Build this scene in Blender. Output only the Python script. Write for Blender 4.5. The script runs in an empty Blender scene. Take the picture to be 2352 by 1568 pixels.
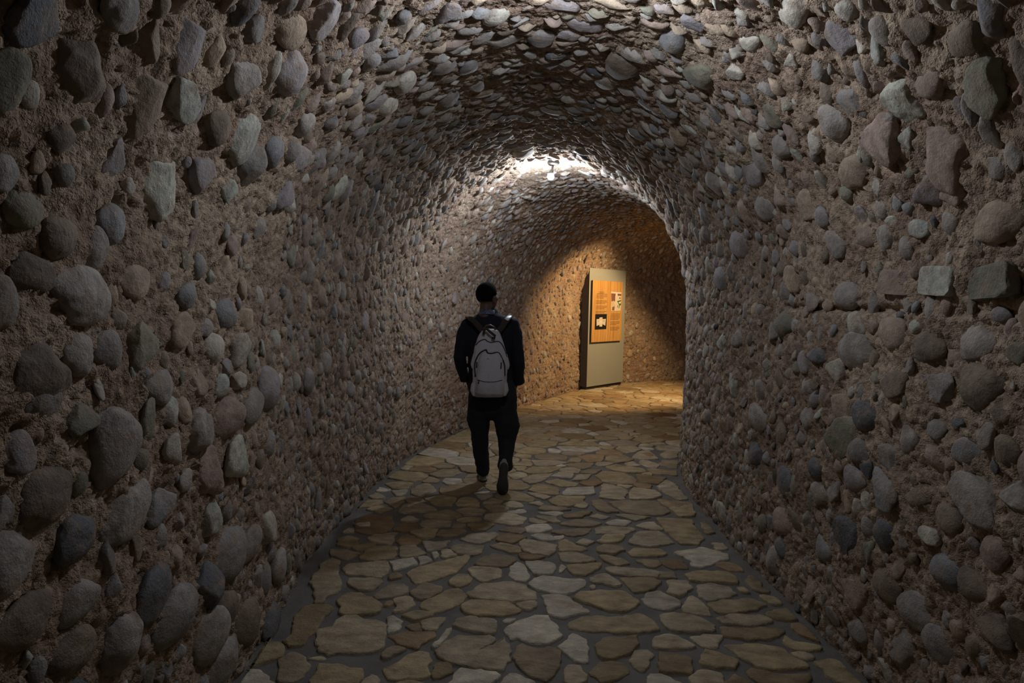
import bpy, bmesh, math, random
import numpy as np
from mathutils import Vector, Matrix, noise as mnoise
from mathutils.bvhtree import BVHTree
random.seed(7); rng = np.random.default_rng(7)
C = bpy.context.scene.collection
# ------------------------------------------------------------------ camera
FPX, EYE = 1568.0, 1.6
_p, _r = math.atan(94/1568), math.radians(1.2)
FW = np.array([0, math.cos(_p), -math.sin(_p)])
_R0 = np.array([1., 0, 0]); _U0 = np.array([0, math.sin(_p), math.cos(_p)])
RT = math.cos(_r)*_R0 + math.sin(_r)*_U0
UP = -math.sin(_r)*_R0 + math.cos(_r)*_U0
CAM = np.array([0, 0, EYE])
cd = bpy.data.cameras.new('camera'); cam = bpy.data.objects.new('camera', cd); C.objects.link(cam)
cd.sensor_width = 36; cd.lens = 24; cd.clip_start = 0.05
M = Matrix.Identity(4)
for i in range(3):
    M[i][0] = RT[i]; M[i][1] = UP[i]; M[i][2] = -FW[i]; M[i][3] = CAM[i]
cam.matrix_world = M
bpy.context.scene.camera = cam
def ray(x, y):
    return (FW*FPX + RT*(x-1176) + UP*(784-y))/FPX
def at_z(x, y, z=0.0):
    d = ray(x, y); return CAM + d*((z-EYE)/d[2])
def at_y(x, y, Y):
    d = ray(x, y); return CAM + d*(Y/d[1])
def proj(P):
    q = np.asarray(P, float) - CAM; w = q@FW
    return 1176 + FPX*(q@RT)/w, 784 - FPX*(q@UP)/w, w
# ------------------------------------------------------------------ world and light
w = bpy.data.worlds.new('world'); bpy.context.scene.world = w; w.use_nodes = True
w.node_tree.nodes['Background'].inputs[0].default_value = (0.0, 0.0, 0.0, 1)
w.node_tree.nodes['Background'].inputs[1].default_value = 0.0
vs = bpy.context.scene.view_settings
vs.view_transform = 'Standard'; vs.look = 'None'; vs.gamma = 1; vs.use_curve_mapping = False
vs.exposure = 0.0
BULB_COLD = (1600.0, 740.0)         # radiance of the cold ceiling bulbs
SPOT_W = 340.0             # warm exhibition spotlight
LAMPS = [((1265, 404), 6.9), None]   # second one set below: just above the frame, nearer
# ------------------------------------------------------------------ helpers
def _hash(ix, iy, iz, seed):
    h = (ix*374761393 + iy*668265263 + iz*2147483647 + seed*974634777) & 0xFFFFFFFF
    h = ((h ^ (h >> 13))*1274126177) & 0xFFFFFFFF
    h = ((h ^ (h >> 15))*2246822519) & 0xFFFFFFFF
    return h ^ (h >> 16)
_G = np.array([[1,1,0],[-1,1,0],[1,-1,0],[-1,-1,0],[1,0,1],[-1,0,1],[1,0,-1],[-1,0,-1],[0,1,1],[0,-1,1],[0,1,-1],[0,-1,-1],[1,1,0],[-1,1,0],[0,-1,1],[0,-1,-1]], float)
def perlin(P, scale, seed=0):
    p = np.asarray(P, float)/scale
    i = np.floor(p).astype(np.int64); f = p - i
    t = f*f*f*(f*(f*6-15)+10)
    out = 0
    for dx in (0, 1):
        wx = t[:, 0] if dx else 1-t[:, 0]
        for dy in (0, 1):
            wy = t[:, 1] if dy else 1-t[:, 1]
            for dz in (0, 1):
                wz = t[:, 2] if dz else 1-t[:, 2]
                g = _G[_hash(i[:, 0]+dx, i[:, 1]+dy, i[:, 2]+dz, seed) & 15]
                out = out + wx*wy*wz*((f - np.array([dx, dy, dz]))*g).sum(1)
    return out
def link(name, me, parent=None):
    o = bpy.data.objects.new(name, me); C.objects.link(o)
    if parent is not None: o.parent = parent
    return o
def mesh_np(name, V, Fq, mats, midx=None, smooth=True):
    V = np.asarray(V, np.float32); Fq = np.asarray(Fq, np.int32)
    k = Fq.shape[1]; n = len(Fq)
    me = bpy.data.meshes.new(name)
    me.vertices.add(len(V)); me.vertices.foreach_set('co', V.ravel())
    me.loops.add(n*k); me.loops.foreach_set('vertex_index', Fq.ravel())
    me.polygons.add(n); me.polygons.foreach_set('loop_start', np.arange(0, n*k, k, dtype=np.int32))
    for m in mats: me.materials.append(m)
    if midx is not None: me.polygons.foreach_set('material_index', np.asarray(midx, np.int32))
    me.polygons.foreach_set('use_smooth', np.full(n, smooth))
    me.update(calc_edges=True); me.validate()
    return me
def bm_obj(name, bm, mat, parent=None, smooth=True, bevel=0):
    me = bpy.data.meshes.new(name); bmesh.ops.recalc_face_normals(bm, faces=bm.faces[:]); bm.to_mesh(me); bm.free()
    for m in (mat if isinstance(mat, list) else [mat]): me.materials.append(m)
    for p in me.polygons: p.use_smooth = smooth
    o = link(name, me, parent)
    if bevel:
        b = o.modifiers.new('b', 'BEVEL'); b.width = bevel; b.segments = 2
    return o
def tag(o, label=None, cat=None, group=None, kind=None):
    if label: o['label'] = label
    if cat: o['category'] = cat
    if group: o['group'] = group
    if kind: o['kind'] = kind
    return o
def empty(name, loc, mat=None):
    o = bpy.data.objects.new(name, None); C.objects.link(o)
    o.empty_display_size = 0.1
    o.matrix_world = mat if mat is not None else Matrix.Translation(Vector(loc)); return o
def keep(o, parent):
    """parent an object whose mesh is in world coordinates"""
    bpy.context.view_layer.update()
    o.parent = parent; o.matrix_parent_inverse = parent.matrix_world.inverted(); return o
# ------------------------------------------------------------------ materials
def new_mat(name):
    m = bpy.data.materials.new(name); m.use_nodes = True
    nt = m.node_tree; b = nt.nodes['Principled BSDF']
    return m, nt, b
def nd(nt, t, **kw):
    n = nt.nodes.new(t)
    for k, v in kw.items():
        if k.startswith('i_'): n.inputs[k[2:].replace('_', ' ')].default_value = v
        else: setattr(n, k, v)
    return n
def rgb(c): return (c[0], c[1], c[2], 1)
def noise_n(nt, pos, scale, detail=4, rough=0.6):
    n = nd(nt, 'ShaderNodeTexNoise'); n.inputs['Scale'].default_value = scale
    n.inputs['Detail'].default_value = detail; n.inputs['Roughness'].default_value = rough
    nt.links.new(pos, n.inputs['Vector']); return n.outputs['Fac']
def ramp_n(nt, fac, stops):
    r = nd(nt, 'ShaderNodeValToRGB'); e = r.color_ramp.elements
    while len(e) < len(stops): e.new(0.5)
    for k, (p, c) in enumerate(stops): e[k].position = p; e[k].color = rgb(c)
    nt.links.new(fac, r.inputs[0]); return r.outputs[0]
def mixc(nt, fac, a, b, mode='MIX'):
    m = nd(nt, 'ShaderNodeMix', data_type='RGBA', blend_type=mode)
    for inp, v in ((m.inputs[0], fac), (m.inputs[6], a), (m.inputs[7], b)):
        if hasattr(v, 'links'): nt.links.new(v, inp)
        elif isinstance(v, (int, float)): inp.default_value = v
        else: inp.default_value = rgb(v)
    return m.outputs[2]
def bump(nt, b, hs, dist=0.01, strength=1.0):
    """hs: list of (height socket, weight)"""
    s = None
    for h, wt in hs:
        m = nd(nt, 'ShaderNodeMath', operation='MULTIPLY'); nt.links.new(h, m.inputs[0]); m.inputs[1].default_value = wt
        if s is None: s = m.outputs[0]
        else:
            a = nd(nt, 'ShaderNodeMath', operation='ADD'); nt.links.new(s, a.inputs[0]); nt.links.new(m.outputs[0], a.inputs[1]); s = a.outputs[0]
    bp = nd(nt, 'ShaderNodeBump'); bp.inputs['Distance'].default_value = dist; bp.inputs['Strength'].default_value = strength
    nt.links.new(s, bp.inputs['Height']); nt.links.new(bp.outputs[0], b.inputs['Normal'])
def pos_n(nt): return nd(nt, 'ShaderNodeNewGeometry').outputs['Position']
def plain(name, col, rough=0.6, metal=0.0, noise=None):
    m, nt, b = new_mat(name)
    b.inputs['Roughness'].default_value = rough; b.inputs['Metallic'].default_value = metal
    if noise:
        sc, amt = noise; f = noise_n(nt, pos_n(nt), sc, 3)
        c = ramp_n(nt, f, [(0.3, [v*(1-amt) for v in col]), (0.7, [min(1, v*(1+amt)) for v in col])])
        nt.links.new(c, b.inputs['Base Color']); bump(nt, b, [(f, 1)], 0.002, 0.5)
    else: b.inputs['Base Color'].default_value = rgb(col)
    return m
def mat_mortar():
    m, nt, b = new_mat('mortar'); p = pos_n(nt)
    f1 = noise_n(nt, p, 2.2, 4); f2 = noise_n(nt, p, 38, 4, 0.55); f3 = noise_n(nt, p, 150, 2, 0.6)
    c1 = ramp_n(nt, f1, [(0.32, (0.285, 0.195, 0.145)), (0.5, (0.36, 0.265, 0.195)), (0.68, (0.44, 0.345, 0.255))])
    c2 = ramp_n(nt, f2, [(0.3, (0.52, 0.46, 0.42)), (0.5, (1, 1, 1)), (0.72, (1.45, 1.4, 1.35))])
    c = mixc(nt, 0.8, c1, c2, 'MULTIPLY')
    v = nd(nt, 'ShaderNodeTexVoronoi'); v.inputs['Scale'].default_value = 45; nt.links.new(p, v.inputs['Vector'])
    sp = ramp_n(nt, v.outputs['Distance'], [(0.10, (1, 1, 1)), (0.2, (0, 0, 0))])
    cv = noise_n(nt, p, 9, 3); cv = ramp_n(nt, cv, [(0.5, (0, 0, 0)), (0.62, (1, 1, 1))])
    sp = mixc(nt, 1.0, sp, cv, 'MULTIPLY')
    c = mixc(nt, sp, c, (0.46, 0.42, 0.37))
    nt.links.new(c, b.inputs['Base Color']); b.inputs['Roughness'].default_value = 0.92
    b.inputs['Specular IOR Level'].default_value = 0.2
    f4 = noise_n(nt, p, 62, 3, .6); pits = ramp_n(nt, f4, [(0.36, (0, 0, 0)), (0.47, (1, 1, 1))])
    bump(nt, b, [(f2, 1.0), (f3, 0.4), (pits, .30)], 0.024, .65)
    return m
def mat_stone(name, col, var=0.22, rough=0.75, mott=0.3, specks=(0.5, 0.49, 0.45)):
    m, nt, b = new_mat(name); p = pos_n(nt)
    oi = nd(nt, 'ShaderNodeObjectInfo').outputs['Random']
    f0 = noise_n(nt, p, 5.0, 1); f1 = noise_n(nt, p, 24, 5, 0.65); f2 = noise_n(nt, p, 110, 5, 0.7)
    base = ramp_n(nt, f0, [(0.3, [v*(1-var) for v in col]), (0.7, [v*(1+var) for v in col])])
    d = ramp_n(nt, f1, [(0.3, (1-mott,)*3), (0.5, (1, 1, 1)), (0.75, (1+mott, 1+mott*.95, 1+mott*.85))])
    c = mixc(nt, 1.0, base, d, 'MULTIPLY')
    r = ramp_n(nt, oi, [(0, (0.82, 0.82, 0.84)), (1, (1.15, 1.13, 1.1))])
    c = mixc(nt, 1.0, c, r, 'MULTIPLY')
    # smears of mortar left on the face
    sm = noise_n(nt, p, 11, 6, 0.75); sm = ramp_n(nt, sm, [(0.50, (0, 0, 0)), (0.62, (0.75, 0.75, 0.75))])
    c = mixc(nt, sm, c, (0.30, 0.215, 0.155))
    nt.links.new(c, b.inputs['Base Color']); b.inputs['Roughness'].default_value = rough
    b.inputs['Specular IOR Level'].default_value = 0.3
    bump(nt, b, [(f1, 1.0), (f2, 0.35)], 0.014, .8)
    return m
def mat_flag(name, col, var=0.2):
    m, nt, b = new_mat(name); p = pos_n(nt)
    oi = nd(nt, 'ShaderNodeObjectInfo').outputs['Random']
    mp = nd(nt, 'ShaderNodeMapping'); mp.inputs['Scale'].default_value = (1, 1.7, 2); mp.inputs['Rotation'].default_value = (0, 0, 0.35)
    nt.links.new(p, mp.inputs['Vector'])
    f1 = noise_n(nt, mp.outputs[0], 9, 6, 0.7); f2 = noise_n(nt, p, 80, 5, 0.7); f3 = noise_n(nt, p, 3.5, 3)
    base = ramp_n(nt, f3, [(0.3, [col[0]*(1-var), col[1]*(1-var*1.2), col[2]*(1-var*1.5)]), (0.7, [v*(1+var*.8) for v in col])])
    d = ramp_n(nt, f1, [(0.28, (0.35, 0.30, 0.25)), (0.41, (0.78, 0.74, 0.68)), (0.52, (1, 1, 1)), (0.70, (1.5, 1.48, 1.42))])
    c = mixc(nt, 0.9, base, d, 'MULTIPLY')
    r = ramp_n(nt, oi, [(0, (0.68, 0.62, 0.54)), (0.35, (0.95, 0.95, 0.95)), (0.7, (1.05, 1.03, 1.0)), (1, (1.22, 1.22, 1.2))])
    c = mixc(nt, 1.0, c, r, 'MULTIPLY')
    nt.links.new(c, b.inputs['Base Color'])
    rr = nd(nt, 'ShaderNodeMapRange'); nt.links.new(f1, rr.inputs[0]); rr.inputs[3].default_value = 0.35; rr.inputs[4].default_value = 0.75
    nt.links.new(rr.outputs[0], b.inputs['Roughness']); b.inputs['Specular IOR Level'].default_value = 0.45
    bump(nt, b, [(f1, 1.0), (f2, 0.3)], 0.022, 1.0)
    return m
MORTAR = mat_mortar()
SM = {k: mat_stone('stone_'+k, c, v, r, mt) for k, (c, v, r, mt) in dict(
    grey=((0.34, 0.305, 0.275), .18, .75, .3), bluegrey=((0.28, 0.272, 0.272), .15, .65, .25), tan=((0.42, 0.325, 0.24), .2, .8, .3),
    pink=((0.38, 0.285, 0.24), .15, .85, .35), mint=((0.47, 0.465, 0.40), .12, .9, .4), slate=((0.13, 0.132, 0.14), .2, .6, .3),
    brown=((0.23, 0.18, 0.14), .2, .8, .3), olive=((0.25, 0.235, 0.18), .15, .8, .3), lilac=((0.34, 0.30, 0.30), .12, .75, .25),
    pale=((0.52, 0.47, 0.40), .1, .85, .3)).items()}
SK = list(SM); SMATS = [SM[k] for k in SK]
FLAGS = {'ochre': mat_flag('flag_ochre', (0.37, 0.29, 0.17)), 'tan': mat_flag('flag_tan', (0.42, 0.35, 0.245)),
         'light': mat_flag('flag_light', (0.52, 0.47, 0.38), .12), 'rust': mat_flag('flag_rust', (0.33, 0.225, 0.125))}
FK = list(FLAGS)
def mat_grout():
    m, nt, b = new_mat('grout'); p = pos_n(nt)
    f1 = noise_n(nt, p, 6, 5); f2 = noise_n(nt, p, 120, 4, 0.7)
    c = ramp_n(nt, f1, [(0.3, (0.10, 0.092, 0.083)), (0.7, (0.17, 0.155, 0.138))])
    nt.links.new(c, b.inputs['Base Color']); b.inputs['Roughness'].default_value = 0.8
    bump(nt, b, [(f1, 1.0), (f2, 0.5)], 0.008, 0.9); return m
GROUT = mat_grout()
# ------------------------------------------------------------------ tunnel: sections swept from one end to the other
HS, RZ = 1.6, 1.4            # springing height and rise of the vault
SEC = [(-1.12,-4,1.55,-4),(-1.12,-2,1.55,-2),(-1.12,0,1.56,0),(-1.13,2.5,1.57,2.5),(-1.20,4.2,1.51,4.2),(-1.17,5.5,1.52,5.45),
       (-1.06,6.5,1.63,6.35),(-.85,7.5,1.87,7.1),(-.42,8.9,2.25,7.95),(.20,10.3,2.72,8.85),(1.01,12.02,3.3,9.7),
       (1.96,13.38,4.0,10.5),(3.4,14.25,4.8,11.1),(5.2,14.6,5.8,11.5),(7.6,14.65,7.7,11.65)]
SEC = np.array(SEC, float)
def catmull(P, n=24):
    out = []
    Q = np.vstack([2*P[0]-P[1], P, 2*P[-1]-P[-2]])
    for i in range(1, len(Q)-2):
        for k in range(n):
            t = k/n
            out.append(.5*((2*Q[i]) + (-Q[i-1]+Q[i+1])*t + (2*Q[i-1]-5*Q[i]+4*Q[i+1]-Q[i+2])*t*t + (-Q[i-1]+3*Q[i]-3*Q[i+1]+Q[i+2])*t**3))
    out.append(P[-1]); return np.array(out)
CR = catmull(SEC)
cen = (CR[:, :2]+CR[:, 2:])/2
ARC = np.concatenate([[0], np.cumsum(np.linalg.norm(np.diff(cen, axis=0), axis=1))])
UMAX = ARC[-1]
def LR(u):
    return np.stack([np.interp(u, ARC, CR[:, k]) for k in range(4)], -1)
def surf(u, v):
    """u metres along the tunnel, v in 0..3 over the profile (wall, vault, wall)."""
    q = LR(u); L = q[..., :2]; R = q[..., 2:]
    c = (L+R)/2; h = np.linalg.norm(R-L, axis=-1)/2; ex = (R-L)/(2*h)[..., None]
    th = np.clip(v-1, 0, 1)*math.pi
    x = -np.cos(th)*h; z = np.where(v < 1, v*HS, np.where(v > 2, (3-v)*HS, HS + RZ*np.sin(th)))
    XY = c + ex*x[..., None]
    return np.concatenate([XY, z[..., None]], -1)
def frame(u, v):
    e = 1e-3
    u = np.clip(u, e, UMAX-e); v = np.clip(v, -.06, 3.06)
    S = surf(u, v); T = surf(u+e, v)-surf(u-e, v); V = surf(u, v+e)-surf(u, v-e)
    T /= np.linalg.norm(T, axis=-1, keepdims=True); V /= np.linalg.norm(V, axis=-1, keepdims=True)
    N = np.cross(V, T)
    q = LR(u); cc = np.concatenate([(q[..., :2]+q[..., 2:])/2, np.full(q.shape[:-1]+(1,), 1.4)], -1)
    s = np.sign(((cc-S)*N).sum(-1))[..., None]; N = N*s/np.linalg.norm(N, axis=-1, keepdims=True)
    return S, T, V, N
VLEN = np.array([HS, math.pi*1.39, HS])            # metres per unit of v
def v_of_m(m):                                       # metres along the profile -> v
    return np.where(m < HS, m/HS, np.where(m < HS+VLEN[1], 1+(m-HS)/VLEN[1], 2+(m-HS-VLEN[1])/HS))
def m_of_v(v):
    return np.where(v < 1, v*HS, np.where(v < 2, HS+(v-1)*VLEN[1], HS+VLEN[1]+(v-2)*HS))
MTOT = 2*HS+VLEN[1]
def low(P):                                          # gentle unevenness of the whole wall
    return 0.028*perlin(P, 0.9, 3) + 0.022*perlin(P, 0.33, 5)
def relief(P):
    a = perlin(P, 0.11, 11); b = perlin(P, 0.045, 12); c = perlin(P, 0.02, 13)
    return 0.020*a + 0.020*(0.30-np.abs(b)*1.4) + 0.013*(0.3-np.abs(c)*1.3) - 0.05*np.clip(perlin(P, 0.032, 14)-.28, 0, 1)
us = np.concatenate([np.arange(0, 4.6, 0.10), np.arange(4.6, 8.6, 0.0098), np.arange(8.6, 11.2, 0.0135), np.arange(11.2, 18.5, 0.026), np.arange(18.5, UMAX, 0.12), [UMAX]])
def tunnel_piece(name, m0, m1, dm):
    n = max(2, int(round((m1-m0)/dm))); ms = np.linspace(m0, m1, n+1)
    U, MM = np.meshgrid(us, ms, indexing='ij'); U = U.ravel(); VV = v_of_m(MM.ravel())
    S, T, V, N = frame(U, VV)
    d = low(S) + relief(S)
    seam = (VV > 1.5)*np.exp(-((S[:, 2]-1.595)/0.014)**2)*np.clip(0.6+1.2*perlin(S, 0.25, 21), 0, 1)
    d = d - 0.035*seam
    P = S + N*d[:, None]
    nu, nm = len(us), n+1
    idx = np.arange(nu*nm).reshape(nu, nm)
    Fq = np.stack([idx[:-1, :-1], idx[1:, :-1], idx[1:, 1:], idx[:-1, 1:]], -1).reshape(-1, 4)
    a, b_, c_ = P[Fq[0, 0]], P[Fq[0, 1]], P[Fq[0, 3]]
    if np.dot(np.cross(b_-a, c_-a), N[Fq[0, 0]]) < 0: Fq = Fq[:, ::-1]
    me = mesh_np(name, P, Fq, [MORTAR])
    return tag(link(name, me), kind='structure')
WL = tunnel_piece('wall_left', -0.06, HS, 0.0115)
CE = tunnel_piece('ceiling', HS, HS+VLEN[1], 0.0125)
WR = tunnel_piece('wall_right', HS+VLEN[1], MTOT+.06, 0.0115)
# coarse copy of the surface for casting rays
uu = np.linspace(0.02, UMAX-.02, 330); vv = np.linspace(0, 3, 91)
U, VV = np.meshgrid(uu, vv, indexing='ij'); SP = surf(U.ravel(), VV.ravel())
ix = np.arange(330*91).reshape(330, 91)
FQ = np.stack([ix[:-1, :-1], ix[1:, :-1], ix[1:, 1:], ix[:-1, 1:]], -1).reshape(-1, 4)
BV = BVHTree.FromPolygons([tuple(p) for p in SP], [tuple(int(k) for k in f) for f in FQ])
def cast(x, y):
    d = Vector(ray(x, y)); h = BV.ray_cast(Vector(CAM), d.normalized())
    if h[0] is None: return None
    fu, fv = divmod(h[2], 90)
    P = np.array(h[0]); uc, vc = uu[fu]+.02, vv[fv]+1/60
    uf = np.linspace(uc-.06, uc+.06, 25); vf = np.linspace(vc-.03, vc+.03, 25)
    a, b = np.meshgrid(uf, vf, indexing='ij'); q = surf(a.ravel(), np.clip(b.ravel(), 0, 3))
    k = np.argmin(((q-P)**2).sum(1)); return a.ravel()[k], float(np.clip(b.ravel()[k], 0, 3))
# ------------------------------------------------------------------ stone shapes
def ico(sub):
    bm = bmesh.new(); bmesh.ops.create_icosphere(bm, subdivisions=sub, radius=1)
    V = np.array([v.co[:] for v in bm.verts]); Fc = np.array([[v.index for v in f.verts] for f in bm.faces]); bm.free()
    return V, Fc
ICO = {2: ico(2), 3: ico(3), 4: ico(4)}
NSH = 33
def shape(k, sub):
    """0..13 rounded cobbles, 14..21 broken angular stones, 22..25 flat flakes"""
    V, Fc = ICO[sub]; V = V.copy(); r = np.random.default_rng(100+k)
    if k < 14:
        d = 1 + 0.20*perlin(V+k*7.3, 1.1, k) + 0.05*perlin(V+k*3.1, 0.35, k)
        V = V*d[:, None]; V[:, 0] += 0.12*V[:, 1]**2*r.choice([-1, 1])
        V[:, 0] *= 1 - 0.22*V[:, 1]*r.uniform(-1, 1)
    elif k < 22:
        V = V*1.25
        for _ in range(9):
            n = r.normal(size=3); n[2] *= 0.5; n /= np.linalg.norm(n); h = r.uniform(.62, .95)
            s = V@n - h; V = V - np.outer(np.clip(s, 0, None)*0.93, n)
        V = V*(1 + 0.09*perlin(V+k*5.7, 0.5, k) + .05*perlin(V, .22, k))[:, None]
        s = V[:, 2] - .62; V[:, 2] -= np.clip(s, 0, None)*.7
    elif k < 30:      # long pebbles that narrow to the ends
        e = np.abs(V[:, 1]); tp = 1-.62*e**1.6
        V[:, 0] *= tp; V[:, 2] *= 1-.35*e**2; V[:, 0] += r.uniform(-.22, .22)*V[:, 1]**2
        V = V*(1 + 0.22*perlin(V+k*4.1, 0.9, k) + .08*perlin(V, .3, k))[:, None]
        for _ in range(3):
            n = r.normal(size=3); n[2] = abs(n[2]); n /= np.linalg.norm(n); h = r.uniform(.5, .8)
            V = V - np.outer(np.clip(V@n - h, 0, None)*.85, n)
    else:             # squared blocks
        V = np.sign(V)*np.abs(V)**.35; V[:, :2] *= .95
        V = V*(1 + 0.10*perlin(V+k*4.1, 0.7, k) + .05*perlin(V, .25, k))[:, None]
        V[:, 2] = np.minimum(V[:, 2], .75+.1*perlin(V, .5, 9))
    return V, Fc
SH = {s: [shape(k, s) for k in range(NSH)] for s in (2, 3, 4)}
# ------------------------------------------------------------------ stones picked out in the photograph: x, y, width, height, colour, r(ound) / a(ngular)
KEY = """15 190 90 150 olive r;190 170 130 165 brown r;95 50 110 120 slate a;285 35 90 90 grey r;440 110 70 120 lilac a;345 240 65 140 tan a;420 240 60 100 mint a
272 360 45 110 lilac a;388 430 75 130 mint a;312 432 26 45 pale r;150 320 60 80 brown r;20 400 60 80 grey r;65 480 80 80 olive r;145 545 100 95 brown r;263 515 60 90 bluegrey r
225 570 40 90 grey r;190 680 125 130 grey r;313 650 65 80 tan r;80 860 165 160 brown r;245 800 50 90 grey r;322 785 60 110 olive a;432 680 40 60 bluegrey r;415 755 50 75 tan a
365 890 75 80 grey r;85 630 90 90 brown r;255 1025 90 180 grey r;110 1140 110 120 brown r;35 1285 100 140 grey r;180 1235 90 110 slate r;285 1170 90 110 grey a;365 1155 55 85 bluegrey a
420 1105 55 50 grey r;385 1035 35 70 pale a;100 920 100 80 grey r;15 1170 60 80 grey a;190 960 90 80 olive a;503 887 32 55 mint r;542 877 30 45 pale a;522 958 65 95 pink r
455 990 70 105 grey r;577 930 55 85 grey r;615 890 50 90 lilac r;705 875 42 60 grey r;478 1090 45 105 pink a;540 1055 60 90 mint a;490 800 60 70 pale r;545 800 30 70 pale a
520 720 48 65 bluegrey r;567 730 32 50 tan a;450 885 75 60 tan a;470 750 40 40 lilac r;740 830 22 50 grey r;490 1195 50 75 mint a;570 1250 45 80 grey r;525 1270 70 110 grey r
345 1360 80 115 slate r;395 1415 80 130 grey r;275 1470 70 120 grey r;475 1350 50 110 slate r;515 1400 40 90 brown r;480 1460 60 120 grey r;605 1215 25 80 pale a;630 1300 35 70 grey r
505 1520 50 110 grey r;560 1430 35 100 brown r;612 1430 35 80 slate r;500 130 35 80 tan r;563 180 60 110 grey r;668 170 55 105 lilac r;672 80 55 80 tan r;600 75 50 70 grey r
745 60 60 90 lilac a;783 170 65 45 mint a;735 135 20 30 brown r;628 340 52 72 bluegrey r;685 355 28 55 lilac a;565 310 50 120 mint a;460 255 22 100 lilac a;505 295 50 80 brown r
470 400 45 110 lilac r;520 440 45 50 mint a;580 390 40 120 grey r;652 440 30 80 lilac a;700 285 35 60 grey r;760 285 25 50 slate r;820 90 55 35 lilac r;850 140 50 40 bluegrey r
750 235 35 40 grey r;815 250 25 50 tan r;885 240 55 50 pale r;620 470 40 40 grey r;1945 20 60 50 pale r;1925 90 100 80 lilac a;2035 70 45 70 grey r;2075 225 115 95 mint a
2140 190 90 70 pink r;1950 240 60 75 bluegrey a;1912 285 50 95 grey r;2090 320 32 55 mint a;2035 330 80 130 pink a;2180 350 100 150 pink a;2280 200 90 120 olive a;2335 350 50 80 grey r
1970 400 75 75 tan a;2290 510 110 95 tan r;2055 647 95 62 pink b;2157 645 88 72 mint b;2275 648 120 85 olive b;1943 675 55 65 grey r;1967 745 75 58 pale r;2050 770 85 80 tan r
2135 797 72 70 brown r;2235 785 90 80 grey r;1965 805 75 85 grey r;1923 852 38 60 pale a;2070 723 22 20 slate r;2063 885 60 60 brown a;2150 890 85 80 grey a;2245 890 85 105 brown r
2290 720 50 35 lilac r;2325 810 50 60 olive r;2050 505 28 30 mint a;2110 525 70 50 mint a;1940 935 50 65 tan a;1995 955 48 70 slate r;1945 1005 60 85 olive a;1980 1035 36 55 grey r
2045 1050 70 65 grey a;2145 988 85 48 grey r;2200 968 55 32 slate a;2215 1035 75 60 bluegrey r;2310 1035 55 65 brown r;2245 1145 100 110 grey a;2040 1125 60 80 bluegrey a;1970 1100 68 58 lilac r
2110 1145 60 50 brown r;2170 1190 75 70 brown r;2135 1228 50 42 pale a;1945 1225 60 95 slate r;2035 1228 38 72 slate r;1888 1130 42 60 grey r;1875 1075 36 48 slate r;1800 1105 36 60 slate r
1795 1200 40 58 pink r;1890 1262 52 55 bluegrey r;2170 1308 65 75 bluegrey r;2095 1400 78 78 grey r;2035 1345 60 68 brown r;2285 1270 60 75 pink r;1795 1262 42 62 slate r;1657 1172 14 46 pale a
1788 995 28 42 brown r;1880 820 38 60 slate r;1800 740 40 80 olive r;1700 780 26 50 grey r;1740 960 36 60 grey r;1850 960 36 60 grey r;1905 700 30 25 tan r;1870 690 40 40 grey a
1820 25 75 50 pale r;1595 60 60 58 lilac a;1542 100 62 65 bluegrey r;1835 110 55 40 tan r;1815 147 50 38 pale a;1780 255 55 60 olive a;1725 405 58 62 lilac r;1690 430 32 28 slate r
1640 420 55 75 grey r;1795 335 30 60 grey r;1690 165 45 30 pale a;1610 175 75 45 olive r;1430 160 85 45 brown r;1385 195 50 35 grey r;1025 25 55 45 lilac a;925 42 42 32 slate r
1290 20 90 22 lilac a;1140 35 60 28 pale r;1240 88 60 35 grey r;1305 80 50 20 lilac a;1350 60 80 20 lilac a;930 185 65 36 pale r;1015 150 60 26 grey r;1030 225 50 33 grey r
1075 150 50 24 bluegrey r;1095 195 50 24 grey r;1200 348 48 14 pale r;1160 300 30 8 pale r;2300 950 60 60 brown r;2330 1150 60 90 grey r;2240 1350 80 70 brown r;2150 1480 90 80 grey r
2290 1450 90 90 brown r;1970 1450 60 60 grey r;60 1430 120 110 brown r;180 1380 80 90 grey r;170 1500 90 100 brown r;1700 560 34 70 lilac r;1660 640 22 50 bluegrey r;1750 480 34 60 grey r
1850 480 44 70 tan a;1830 570 40 40 lilac r;1990 545 40 50 pink r;2190 450 70 60 pink a;2230 90 80 80 brown r;2120 60 60 60 brown a;1720 100 50 40 pale r"""
stones = []   # u, m, b (along), a (profile), c (out), rot, tilt, colour, shape
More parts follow.
